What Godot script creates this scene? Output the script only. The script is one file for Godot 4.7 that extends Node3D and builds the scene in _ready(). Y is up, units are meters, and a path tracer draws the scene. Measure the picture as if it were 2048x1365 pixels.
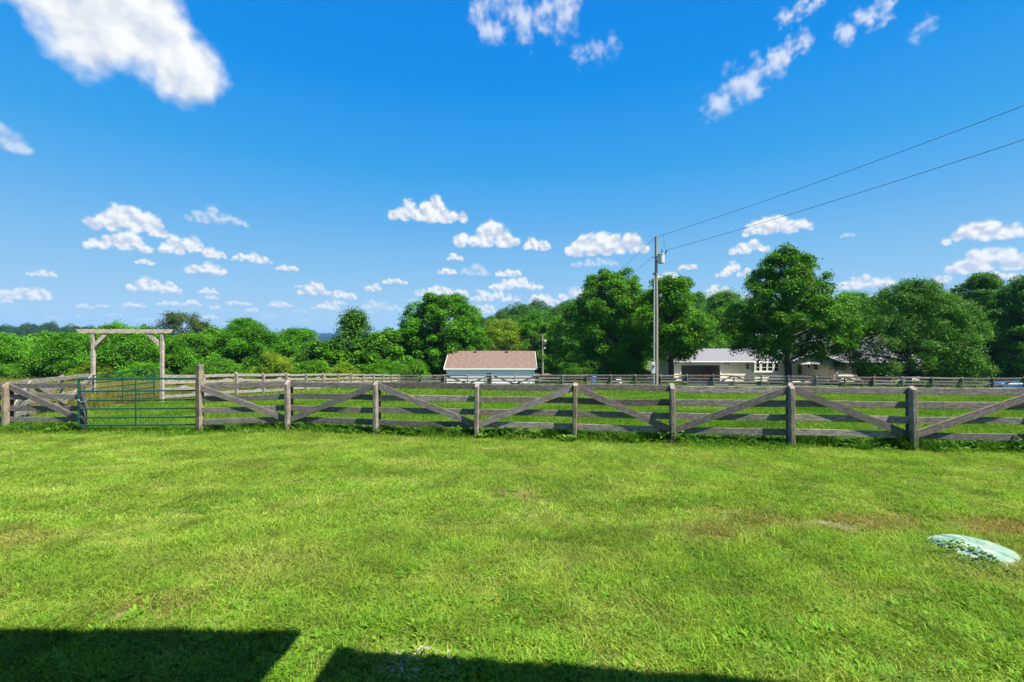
extends Node3D
# A mown lawn, weathered board fences round a paddock, a white shed, a ranch house and trees under a summer sky.
# World: y up, camera looks along -z from eye height EYE above the lawn; "d" below is the distance in front of the camera (d = -z).

const EYE := 1.85
const SUN := Vector3(3.36, 6.0, 1.63)      # towards the sun: right of the camera, a little behind it, high

var rng := RandomNumberGenerator.new()
var bump := FastNoiseLite.new()
var patchy := FastNoiseLite.new()
var M := {}
var used := {}

# ---------------------------------------------------------------- mesh builder
class MB:
	var v := PackedVector3Array()
	var n := PackedVector3Array()
	var c := PackedColorArray()
	var uv := PackedVector2Array()
	var col := Color(1, 1, 1)
	func tri(p: Vector3, q: Vector3, r: Vector3, a := Vector2.ZERO, b := Vector2.ZERO, e := Vector2.ZERO) -> void:
		var m := (r - p).cross(q - p).normalized()
		v.append(p); v.append(q); v.append(r)
		n.append(m); n.append(m); n.append(m)
		c.append(col); c.append(col); c.append(col)
		uv.append(a); uv.append(b); uv.append(e)
	# a flat face of 3 or more corners whose front looks away from the point "inside"; texture laid in metres
	func face(p: Array, inside: Vector3, along := Vector3.ZERO, off := Vector2.ZERO) -> void:
		var m: Vector3 = (p[2] - p[0]).cross(p[1] - p[0])
		if m.length_squared() < 1e-14 and p.size() > 3:
			m = (p[3] - p[0]).cross(p[2] - p[0])
		var q := p
		if m.dot(p[0] - inside) < 0.0:
			q = p.duplicate()
			q.reverse()
			m = -m
		m = m.normalized()
		var s := along
		if s == Vector3.ZERO or absf(s.normalized().dot(m)) > 0.9:
			s = Vector3.UP.cross(m) if absf(m.y) < 0.9 else Vector3.RIGHT
		s = (s - m * s.dot(m)).normalized()
		var t := m.cross(s)
		for i in range(1, q.size() - 1):
			for w in [q[0], q[i], q[i + 1]]:
				v.append(w); n.append(m); c.append(col)
				uv.append(Vector2(w.dot(s), w.dot(t)) + off)
	# a box with chamfered edges
	func box(at: Vector3, size: Vector3, turn := Basis.IDENTITY, ch := 0.0, along := Vector3.ZERO, off := Vector2.ZERO) -> void:
		var h := size * 0.5
		var w := func(x: float, y: float, z: float) -> Vector3: return at + turn * Vector3(x, y, z)
		var al := turn * along
		if ch <= 0.0:
			for s in [-1.0, 1.0]:
				face([w.call(s * h.x, -h.y, -h.z), w.call(s * h.x, h.y, -h.z), w.call(s * h.x, h.y, h.z), w.call(s * h.x, -h.y, h.z)], at, al, off)
				face([w.call(-h.x, s * h.y, -h.z), w.call(h.x, s * h.y, -h.z), w.call(h.x, s * h.y, h.z), w.call(-h.x, s * h.y, h.z)], at, al, off)
				face([w.call(-h.x, -h.y, s * h.z), w.call(h.x, -h.y, s * h.z), w.call(h.x, h.y, s * h.z), w.call(-h.x, h.y, s * h.z)], at, al, off)
			return
		var k := h - Vector3(ch, ch, ch)
		for s in [-1.0, 1.0]:
			face([w.call(s * h.x, -k.y, -k.z), w.call(s * h.x, k.y, -k.z), w.call(s * h.x, k.y, k.z), w.call(s * h.x, -k.y, k.z)], at, al, off)
			face([w.call(-k.x, s * h.y, -k.z), w.call(k.x, s * h.y, -k.z), w.call(k.x, s * h.y, k.z), w.call(-k.x, s * h.y, k.z)], at, al, off)
			face([w.call(-k.x, -k.y, s * h.z), w.call(k.x, -k.y, s * h.z), w.call(k.x, k.y, s * h.z), w.call(-k.x, k.y, s * h.z)], at, al, off)
			for r in [-1.0, 1.0]:
				face([w.call(s * h.x, r * k.y, -k.z), w.call(s * h.x, r * k.y, k.z), w.call(s * k.x, r * h.y, k.z), w.call(s * k.x, r * h.y, -k.z)], at, al, off)
				face([w.call(s * h.x, -k.y, r * k.z), w.call(s * h.x, k.y, r * k.z), w.call(s * k.x, k.y, r * h.z), w.call(s * k.x, -k.y, r * h.z)], at, al, off)
				face([w.call(-k.x, s * h.y, r * k.z), w.call(k.x, s * h.y, r * k.z), w.call(k.x, s * k.y, r * h.z), w.call(-k.x, s * k.y, r * h.z)], at, al, off)
				for t in [-1.0, 1.0]:
					face([w.call(s * h.x, r * k.y, t * k.z), w.call(s * k.x, r * h.y, t * k.z), w.call(s * k.x, r * k.y, t * h.z)], at, al, off)
	# a tube through points with a radius at each
	func tube(p: Array, rad: Array, sides := 8, caps := true) -> void:
		var rings := []
		for i in p.size():
			var dir: Vector3 = (p[mini(i + 1, p.size() - 1)] - p[maxi(i - 1, 0)]).normalized()
			var a := dir.cross(Vector3.RIGHT if absf(dir.x) < 0.8 else Vector3.BACK).normalized()
			var b := dir.cross(a)
			var ring := []
			for k in sides:
				var t := TAU * k / sides
				ring.append([p[i] + (a * cos(t) + b * sin(t)) * rad[i], a * cos(t) + b * sin(t)])
			rings.append(ring)
		var run := 0.0
		for i in p.size() - 1:
			var l: float = p[i].distance_to(p[i + 1])
			for k in sides:
				var k2 := (k + 1) % sides
				var q := [rings[i][k], rings[i][k2], rings[i + 1][k2], rings[i + 1][k]]
				var t0 := float(k) / sides
				var t1 := float(k + 1) / sides
				var u := [Vector2(run, t0), Vector2(run, t1), Vector2(run + l, t1), Vector2(run + l, t0)]
				for j in [0, 2, 1, 0, 3, 2]:
					v.append(q[j][0]); n.append(q[j][1]); c.append(col); uv.append(u[j])
			run += l
		if caps:
			for e in [0, p.size() - 1]:
				var o: Vector3 = p[1] if e == 0 else p[e - 1]
				var ring := []
				for k in sides:
					ring.append(rings[e][k][0])
				face(ring, o)
	# a surface of revolution about y: profile of (radius, height)
	func lathe(profile: Array, sides := 24, at := Vector3.ZERO) -> void:
		for i in profile.size() - 1:
			var a: Vector2 = profile[i]
			var b: Vector2 = profile[i + 1]
			var out := Vector2(b.y - a.y, a.x - b.x).normalized()
			for k in sides:
				var q := []
				for w in [[a, k], [a, k + 1], [b, k + 1], [b, k]]:
					var t: float = TAU * w[1] / sides
					q.append([at + Vector3(cos(t) * w[0].x, w[0].y, sin(t) * w[0].x), Vector3(cos(t) * out.x, out.y, sin(t) * out.x), Vector2(t, w[0].y)])
				for j in [0, 1, 2, 0, 2, 3]:
					v.append(q[j][0]); n.append(q[j][1]); c.append(col); uv.append(q[j][2])
	# a flat outline in the x-y plane with a thickness along z
	func prism(poly: PackedVector2Array, z0: float, z1: float, along := Vector3.ZERO, off := Vector2.ZERO) -> void:
		var ix := Geometry2D.triangulate_polygon(poly)
		var mid := Vector2.ZERO
		for p in poly:
			mid += p / poly.size()
		var inside := Vector3(mid.x, mid.y, (z0 + z1) * 0.5)
		for i in range(0, ix.size(), 3):
			for z in [z0, z1]:
				var t := []
				for j in 3:
					t.append(Vector3(poly[ix[i + j]].x, poly[ix[i + j]].y, z))
				face(t, inside, along, off)
		for i in poly.size():
			var a := poly[i]
			var b := poly[(i + 1) % poly.size()]
			face([Vector3(a.x, a.y, z0), Vector3(b.x, b.y, z0), Vector3(b.x, b.y, z1), Vector3(a.x, a.y, z1)], inside, along, off)
	func mesh() -> ArrayMesh:
		var arr := []
		arr.resize(Mesh.ARRAY_MAX)
		arr[Mesh.ARRAY_VERTEX] = v
		arr[Mesh.ARRAY_NORMAL] = n
		arr[Mesh.ARRAY_COLOR] = c
		arr[Mesh.ARRAY_TEX_UV] = uv
		var m := ArrayMesh.new()
		m.add_surface_from_arrays(Mesh.PRIMITIVE_TRIANGLES, arr)
		return m

# ---------------------------------------------------------------- naming
func numbered(called: String) -> String:
	var k: int = used.get(called, 0)
	used[called] = k + 1
	return called if k == 0 else "%s_%03d" % [called, k]

func tag(o: Node, label := "", category := "", group := "", kind := "") -> void:
	for a in [["label", label], ["category", category], ["group", group], ["kind", kind]]:
		if a[1]:
			o.set_meta(a[0], a[1])

func thing(called: String, at: Vector3, turn: float, label: String, category: String, group := "") -> Node3D:
	var o := Node3D.new()
	o.name = numbered(called)
	add_child(o)
	o.position = at
	o.rotation.y = turn
	tag(o, label, category, group)
	return o

func part(m: Mesh, called: String, mat: Material, parent: Node, t := Transform3D.IDENTITY) -> MeshInstance3D:
	var o := MeshInstance3D.new()
	o.mesh = m
	o.material_override = mat
	o.name = numbered(called) if parent == self else called
	parent.add_child(o, true)
	o.transform = t
	return o

func copies(called: String, m: Mesh, mat: Material, xf: Array, cols: Array, parent: Node = self) -> MultiMeshInstance3D:
	var mm := MultiMesh.new()
	mm.transform_format = MultiMesh.TRANSFORM_3D
	mm.use_colors = true
	mm.mesh = m
	mm.instance_count = xf.size()
	for i in xf.size():
		mm.set_instance_transform(i, xf[i])
		mm.set_instance_color(i, cols[i])
	var o := MultiMeshInstance3D.new()
	o.multimesh = mm
	o.material_override = mat
	o.name = numbered(called) if parent == self else called
	o.set_meta("kind", "stuff")
	parent.add_child(o, true)
	return o

# ---------------------------------------------------------------- lie of the land
const NEAR_D := [-40.0, 0.0, 4.3, 10.5, 19.5, 28.0, 37.0, 46.0, 57.0, 75.0]
const NEAR_Y := [-1.85, -1.85, -2.0, -2.3, -2.68, -3.25, -3.9, -4.65, -5.1, -6.0]
const FAR_R := [-1.6, -1.125, -0.95, -0.8, -0.6, -0.4, -0.25, -0.16, -0.07, 0.02, 0.084, 0.19, 0.457, 0.74, 1.125, 1.6]
const FAR_D := [75.0, 130.0, 190.0, 300.0, 450.0, 700.0, 1500.0, 5500.0, 7400.0]
const FAR_Y := [
	[-6, -6, -6, -6, -6, -6, -6, -6, -6, -6, -6, -6, -6, -6, -6, -6],
	[-12, -12, -12, -12, -13, -13, -11, -8, -4.5, -2, -1, 0.5, 0.5, 1, 2, 3],
	[-18, -18, -18, -18, -20, -22, -13, -6, 0.5, 4.5, 6.5, 9, 8, 9, 10, 10],
	[-14, -14, -14, -17, -24, -30, -26, -18, -8, 2, 4, 8, 7, 8, 9, 10],
	[2, 1, 1, -5, -15, -36, -34, -30, -20, -10, -5, 0, 2, 4, 6, 8],
	[4, 0, -2, -10, -26, -44, -46, -44, -36, -26, -20, -10, -5, 0, 4, 6],
	[-30, -30, -32, -36, -44, -54, -56, -56, -50, -44, -40, -30, -25, -20, -15, -15],
	[35, 35, 35, 37, 38, 40, 42, 41, 40, 39, 36, 35, 35, 35, 35, 35],
	[20, 20, 20, 20, 20, 20, 20, 20, 20, 20, 20, 20, 20, 20, 20, 20]]

func gh(x: float, d: float) -> float:
	var y := 0.0
	if d < 75.0:
		var i := 0
		while i < NEAR_D.size() - 2 and d > NEAR_D[i + 1]:
			i += 1
		var t := clampf((d - NEAR_D[i]) / (NEAR_D[i + 1] - NEAR_D[i]), 0.0, 1.0)
		y = lerpf(NEAR_Y[i], NEAR_Y[i + 1], t)
		y -= 0.3 * smoothstep(15.0, 45.0, x) * smoothstep(25.0, 40.0, d) * (1.0 - smoothstep(45.0, 60.0, d))
		y -= 0.08 * smoothstep(-5.0, -9.0, x) * smoothstep(7.0, 11.0, d) * (1.0 - smoothstep(14.0, 20.0, d))
		y -= 0.5 * smoothstep(-16.0, -10.0, x) * (1.0 - smoothstep(5.0, 11.0, x)) * smoothstep(46.0, 53.0, d) * (1.0 - smoothstep(64.0, 75.0, d))
	else:
		var r := clampf(x / d, FAR_R[0], FAR_R[-1])
		var i := 0
		while i < FAR_R.size() - 2 and r > FAR_R[i + 1]:
			i += 1
		var j := 0
		while j < FAR_D.size() - 2 and d > FAR_D[j + 1]:
			j += 1
		var s := smoothstep(FAR_R[i], FAR_R[i + 1], r)
		var t := clampf((d - FAR_D[j]) / (FAR_D[j + 1] - FAR_D[j]), 0.0, 1.0)
		y = lerpf(lerpf(FAR_Y[j][i], FAR_Y[j][i + 1], s), lerpf(FAR_Y[j + 1][i], FAR_Y[j + 1][i + 1], s), t)
	if d > 0.5 and d < 300.0:
		y += 0.03 * bump.get_noise_2d(x, d)
	return EYE + y

func on(x: float, d: float, up := 0.0) -> Vector3:
	return Vector3(x, gh(x, d) + up, -d)

func fence_d(x: float) -> float:       # the line of the near fence
	return 10.87 - 0.178 * x if x > -6.5 else 12.03 - 0.05 * (x + 6.5)

# ---------------------------------------------------------------- camera, sky, sun
func set_stage() -> void:
	var cam := Camera3D.new()
	cam.name = "camera"
	cam.fov = rad_to_deg(2.0 * atan(682.5 / 910.0))
	cam.near = 0.05
	cam.far = 16000.0
	add_child(cam)
	cam.position = Vector3(0, EYE, 0)
	cam.current = true
	var sun := DirectionalLight3D.new()
	sun.name = "sun"
	sun.light_energy = 1.5
	sun.light_color = Color(1.0, 0.955, 0.87)
	sun.light_angular_distance = 0.5
	sun.shadow_enabled = true
	add_child(sun)
	sun.look_at_from_position(SUN * 10.0, Vector3.ZERO, Vector3.UP)
	var e := Environment.new()
	e.background_mode = Environment.BG_SKY
	e.tonemap_mode = Environment.TONE_MAPPER_LINEAR
	e.tonemap_exposure = 2.6
	e.sdfgi_enabled = true
	e.ssao_enabled = true
	e.ssil_enabled = true
	e.fog_enabled = true
	e.fog_density = 0.00012
	e.fog_light_color = Color(0.5, 0.75, 1.0)
	var sky := Sky.new()
	var pm := PanoramaSkyMaterial.new()
	pm.panorama = ImageTexture.create_from_image(sky_image())
	sky.sky_material = pm
	e.sky = sky
	var we := WorldEnvironment.new()
	we.name = "air"
	we.environment = e
	add_child(we)

# bearing, height above the horizon, width, height in degrees, kind (0 cumulus, 1 thin, 2 large, 3 torn, 4 faint)
const CLOUDS := [[-42.0, 28.6, 17.5, 8.6, 2], [-48.1, 16.6, 3.1, 2.9, 1], [-40.2, 11.2, 6.8, 2.8, 0], [-40.7, 9.2, 5.6, 2.2, 0], [-35.5, 9.5, 5.0, 2.1, 0], [-33.1, 9.0, 2.2, 1.0, 0], [-32.9, 12.8, 6.4, 1.9, 1], [-29.8, 9.0, 4.3, 1.4, 0], [-26.3, 8.2, 2.6, 0.8, 0], [-34.0, 7.5, 3.9, 1.4, 0], [-38.9, 7.7, 1.6, 0.7, 0], [-45.9, 5.9, 2.0, 0.7, 0], [-38.1, 5.4, 4.6, 1.8, 0], [-33.8, 5.2, 2.0, 0.8, 0], [-46.9, 4.0, 3.4, 1.5, 0], [-10.5, 15.6, 10.0, 3.2, 0], [-3.1, 12.9, 8.5, 3.5, 0], [3.2, 11.9, 3.6, 1.8, 0], [11.7, 11.9, 10.5, 3.9, 0], [10.3, 9.6, 6.4, 1.2, 1], [-23.4, 5.9, 3.6, 1.6, 0], [-20.2, 5.4, 2.9, 1.3, 0], [-17.0, 6.4, 1.8, 1.2, 0], [-14.4, 7.3, 3.1, 1.0, 0], [-8.7, 6.1, 7.1, 1.7, 0], [-7.1, 10.3, 2.0, 1.0, 0], [-8.1, 8.6, 2.6, 1.0, 0], [-4.6, 8.8, 4.0, 1.8, 1], [-0.4, 8.5, 3.3, 1.2, 0], [0.5, 7.1, 7.2, 1.9, 0], [-2.1, 5.6, 6.5, 1.7, 0], [-3.7, 4.0, 3.3, 1.4, 0], [4.1, 5.1, 4.0, 2.1, 0], [8.5, 6.0, 5.2, 2.5, 0], [19.1, 7.5, 3.6, 1.6, 0], [21.1, 8.7, 2.3, 0.9, 0], [27.6, 10.3, 4.4, 1.7, 0], [30.3, 12.4, 6.8, 2.5, 0], [25.9, 7.9, 3.7, 1.8, 0], [24.6, 5.7, 3.3, 1.8, 0], [37.8, 5.9, 4.9, 1.9, 0], [36.4, 10.6, 1.3, 0.7, 1], [46.1, 9.5, 5.3, 2.3, 0], [46.6, 7.0, 6.0, 2.6, 0], [43.2, 5.6, 1.7, 0.9, 0], [47.0, 5.6, 2.8, 0.9, 0], [1.6, 35.6, 12.5, 4.2, 3], [10.3, 32.0, 5.8, 2.5, 4], [27.2, 26.6, 7.4, 4.2, 3], [31.2, 28.4, 4.0, 2.6, 3], [32.6, 31.6, 4.6, 1.8, 3], [37.6, 29.2, 4.8, 2.4, 3], [42.1, 26.9, 1.6, 1.7, 4], [-43.2, 3.2, 1.3, 0.5, 0], [-42.0, 3.3, 1.0, 0.4, 0], [-39.8, 3.5, 1.9, 0.6, 0], [-36.9, 3.8, 2.4, 0.6, 0], [-35.1, 3.9, 1.7, 0.7, 0], [-30.9, 4.1, 2.8, 0.6, 0], [-27.0, 4.1, 2.5, 0.8, 0], [-22.3, 4.0, 3.2, 1.0, 0], [-16.2, 4.2, 5.2, 1.8, 1], [-41.1, 2.5, 1.4, 0.4, 1], [-33.6, 2.5, 1.7, 0.5, 0], [-45.4, 2.1, 1.6, 0.4, 1], [-28.0, 2.8, 2.5, 0.5, 1], [-19.6, 2.7, 3.4, 0.5, 1], [-48.1, 3.4, 0.8, 0.5, 0], [-38.5, 2.1, 2.3, 0.4, 1], [-24.5, 2.4, 1.6, 0.4, 1], [-33.1, 3.5, 1.1, 0.5, 0], [-29.7, 3.4, 1.4, 0.5, 0], [-25.0, 3.4, 2.1, 0.6, 1]]
# clear air by height above the horizon in degrees (linear, before exposure)
const AIR := [[0.0, 0.19, 0.27, 0.335], [4.0, 0.15, 0.245, 0.335], [8.0, 0.102, 0.215, 0.333], [14.0, 0.050, 0.172, 0.328], [20.0, 0.017, 0.142, 0.322], [29.0, 0.003, 0.108, 0.318], [38.0, 0.002, 0.092, 0.30], [90.0, 0.006, 0.088, 0.285]]

func air(el: float) -> Color:
	var i := 0
	while i < AIR.size() - 2 and el > AIR[i + 1][0]:
		i += 1
	var t := clampf((el - AIR[i][0]) / (AIR[i + 1][0] - AIR[i][0]), 0.0, 1.0)
	return Color(lerpf(AIR[i][1], AIR[i + 1][1], t), lerpf(AIR[i][2], AIR[i + 1][2], t), lerpf(AIR[i][3], AIR[i + 1][3], t))

func sky_image() -> Image:
	const W := 4096
	const H := 2048
	var im := Image.create(W, H, false, Image.FORMAT_RGBF)
	for y in H:
		im.fill_rect(Rect2i(0, y, W, 1), air(90.0 - (y + 0.5) * 180.0 / H) if y < H / 2 else Color(0.16, 0.2, 0.14))
	var f1 := FastNoiseLite.new()
	f1.seed = 5
	f1.noise_type = FastNoiseLite.TYPE_SIMPLEX_SMOOTH
	f1.fractal_octaves = 4
	f1.frequency = 1.0
	var r := RandomNumberGenerator.new()
	r.seed = 77
	var list := CLOUDS.duplicate()
	for k in 46:
		var w := r.randf_range(0.6, 2.0)
		list.append([r.randf_range(-50.0, 50.0), r.randf_range(1.6, 6.5), w, w * r.randf_range(0.22, 0.4), 1 if k % 3 else 0])
	# the same kind of sky goes on outside the frame
	for k in 260:
		var b := r.randf_range(56.0, 304.0)
		var el := 3.0 + 12.0 * r.randf() * r.randf()
		if k % 4 == 0:
			el = r.randf_range(14.0, 42.0)
		elif k % 9 == 0:
			b = r.randf_range(0.0, 360.0)
			el = r.randf_range(44.0, 82.0)
		var w := (0.6 + minf(el, 40.0) * 0.28) * r.randf_range(0.7, 1.6)
		list.append([b, el, w, w * r.randf_range(0.3, 0.5), 0 if k % 4 else (2 if k % 8 else 3)])
	for cl in list:
		var kind: int = cl[4]
		var cw: float = cl[2] * (0.52 if kind != 2 else 0.5)
		var ch: float = cl[3] * 0.55
		var asp := cw / ch
		var soft := kind >= 3 or kind == 1
		var puffs := []
		var np := int(asp * 3.2) + 3
		for k in np:
			var u := -0.9 + 1.8 * (k + 0.5) / np + r.randf_range(-0.06, 0.06)
			var hump := sqrt(maxf(0.05, 1.0 - u * u))
			if kind == 0 or kind == 1:
				var pr := r.randf_range(0.38, 0.72) * maxf(0.4, hump)
				puffs.append(Vector3(u * asp, -0.62 + pr * 0.55 + r.randf_range(0.0, 0.7) * hump * hump, pr))
			elif kind == 2:
				puffs.append(Vector3(u * asp, -u * 0.42 + r.randf_range(-0.35, 0.3), r.randf_range(0.5, 0.85) * (0.5 + 0.5 * hump)))
			else:
				puffs.append(Vector3(u * asp, u * 0.25 + r.randf_range(-0.35, 0.35), r.randf_range(0.45, 0.95)))
		var seed_off := r.randf() * 400.0
		var opaque: float = [0.97, 0.5, 0.98, 0.66, 0.34][kind]
		var low: float = cl[1] - ch * 1.5
		var y0 := int((90.0 - (cl[1] + ch * 1.7)) / 180.0 * H)
		var y1 := mini(int((90.0 - maxf(low, 0.3)) / 180.0 * H), H / 2 - 1)
		var grow := 1.0 / cos(deg_to_rad(cl[1])) if cl[0] > 50.0 or cl[1] > 43.0 else 1.0
		var x0 := int((cl[0] - cw * grow * 1.35) / 360.0 * W)
		var x1 := int((cl[0] + cw * grow * 1.35) / 360.0 * W)
		var haze := exp(-maxf(cl[1], 0.0) / 5.0) * 0.42
		for y in range(maxi(y0, 0), y1 + 1):
			var el := 90.0 - (y + 0.5) * 180.0 / H
			var q: float = (el - cl[1]) / ch
			for x in range(x0, x1 + 1):
				var p: float = ((x + 0.5) * 360.0 / W - cl[0]) / (ch * grow)
				var best := -1.0
				for s in puffs:
					best = maxf(best, 1.0 - Vector2(p - s.x, q - s.y).length() / s.z)
				if best < -0.9:
					continue
				var nx := p * 0.85 + seed_off
				var ny := q * 0.95
				var f := f1.get_noise_2d(nx, ny)
				var g := f1.get_noise_2d(nx * 2.7, ny * 2.7 + 50.0)
				var dens := best * 0.95 + 0.2 + 0.36 * f + 0.22 * g
				if kind >= 3:
					dens = best * 0.75 + 0.04 + 0.6 * f + 0.2 * g
				elif kind == 2:
					dens = best * 1.05 + 0.3 + 0.3 * f + 0.14 * g
				else:
					dens -= 2.0 * maxf(0.0, -0.62 - q + 0.12 * f)
				var al := smoothstep(-0.02, [0.5, 0.85, 0.7, 1.0, 1.1][kind], dens) * opaque
				if al < 0.004:
					continue
				var f2 := f1.get_noise_2d(nx + 0.16, ny + 0.26)
				var lift := clampf(0.56 + 0.42 * q + 1.5 * (f - f2) + 0.25 * g, 0.0, 1.0)
				if kind >= 2:
					lift = clampf(0.72 + 0.12 * q + 0.9 * (f - f2) + 0.2 * g, 0.0, 1.0)
				var body := Color(0.235, 0.262, 0.31).lerp(Color(0.39, 0.392, 0.394), lift)
				var sx := posmod(x, W)
				var under := im.get_pixel(sx, y)
				im.set_pixel(sx, y, under.lerp(body.lerp(air(el), haze), al))
	return im

# ---------------------------------------------------------------- materials
func mat(called: String, albedo: Color, rough := 0.9, metal := 0.0) -> StandardMaterial3D:
	var m := StandardMaterial3D.new()
	m.resource_name = called
	m.albedo_color = albedo.linear_to_srgb()
	m.roughness = rough
	m.metallic = metal
	M[called] = m
	return m

func noise_tex(size: int, freq: float, ramp: Array, seed_no: int, normal := false, strength := 4.0) -> NoiseTexture2D:
	var f := FastNoiseLite.new()
	f.seed = seed_no
	f.frequency = freq
	f.fractal_octaves = 5
	var t := NoiseTexture2D.new()
	t.width = size
	t.height = size
	t.seamless = true
	t.noise = f
	t.as_normal_map = normal
	t.bump_strength = strength
	if not normal:
		var g := Gradient.new()
		g.offsets = PackedFloat32Array(ramp.map(func(a): return a[0]))
		g.colors = PackedColorArray(ramp.map(func(a): return Color(a[1], a[2], a[3]).linear_to_srgb()))
		t.color_ramp = g
	return t

# weathered wood: grain streaks along u (u and v in metres / 1.2 and 0.3)
func wood_images(seed_no: int, bleached: float, lift: float) -> Array:
	const W := 512
	const H := 128
	var f := FastNoiseLite.new()
	f.seed = seed_no
	f.frequency = 1.0
	f.fractal_octaves = 3
	var im := Image.create(W, H, false, Image.FORMAT_RGB8)
	var hm := Image.create(W, H, false, Image.FORMAT_RGB8)
	var knots := []
	var r := RandomNumberGenerator.new()
	r.seed = seed_no
	for k in 4:
		knots.append(Vector3(r.randf_range(30, W - 30), r.randf_range(12, H - 12), r.randf_range(2.0, 4.0)))
	for y in H:
		for x in W:
			var fy := float(y)
			var dark := 0.0
			for k in knots:
				var e := Vector2((x - k.x) / 2.4, y - k.y)
				var l: float = e.length() / k.z
				fy += signf(e.y) * 5.0 * exp(-l * 0.5)
				dark = maxf(dark, smoothstep(1.1, 0.6, l))
			var s := f.get_noise_2d(x * 0.008, fy * 0.22)
			var fine := f.get_noise_2d(x * 0.03 + 90.0, fy * 0.75)
			var big := f.get_noise_2d(x * 0.012 + 300.0, y * 0.02)
			var crack := smoothstep(0.62, 0.75, absf(f.get_noise_2d(x * 0.005 + 700.0, fy * 0.16)) * 2.0)
			var l := 0.5 + 0.55 * s + 0.45 * fine + 0.3 * big
			var c := Color(0.085, 0.075, 0.068).lerp(Color(0.33, 0.31, 0.285), clampf(l, 0.0, 1.0))
			c = c.lerp(Color(0.36, 0.28, 0.19), bleached * clampf(0.5 + big, 0.0, 1.0))
			c = c.lerp(Color(0.04, 0.035, 0.03), maxf(crack * 0.75, dark * 0.7))
			im.set_pixel(x, y, (c * lift).clamp().linear_to_srgb())
			var h := clampf(0.5 + 0.35 * s + 0.35 * fine - 0.5 * crack, 0.0, 1.0)
			hm.set_pixel(x, y, Color(h, h, h))
	hm.bump_map_to_normal_map(3.0)
	return [ImageTexture.create_from_image(im), ImageTexture.create_from_image(hm)]

func wood_mat(called: String, tex: Array, tint: Color) -> void:
	var m := mat(called, tint, 0.85)
	m.albedo_texture = tex[0]
	m.normal_enabled = true
	m.normal_texture = tex[1]
	m.normal_scale = 0.8
	m.uv1_scale = Vector3(1.0 / 1.2, 1.0 / 0.3, 1)

func leaf_mat(called: String, rough: float, through: float) -> void:
	var m := mat(called, Color(1, 1, 1), rough)
	m.vertex_color_use_as_albedo = true
	m.backlight_enabled = true
	m.backlight = Color(0.9, 1.0, 0.35) * through
	m.cull_mode = BaseMaterial3D.CULL_DISABLED
	m.metallic_specular = 0.28

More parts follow.
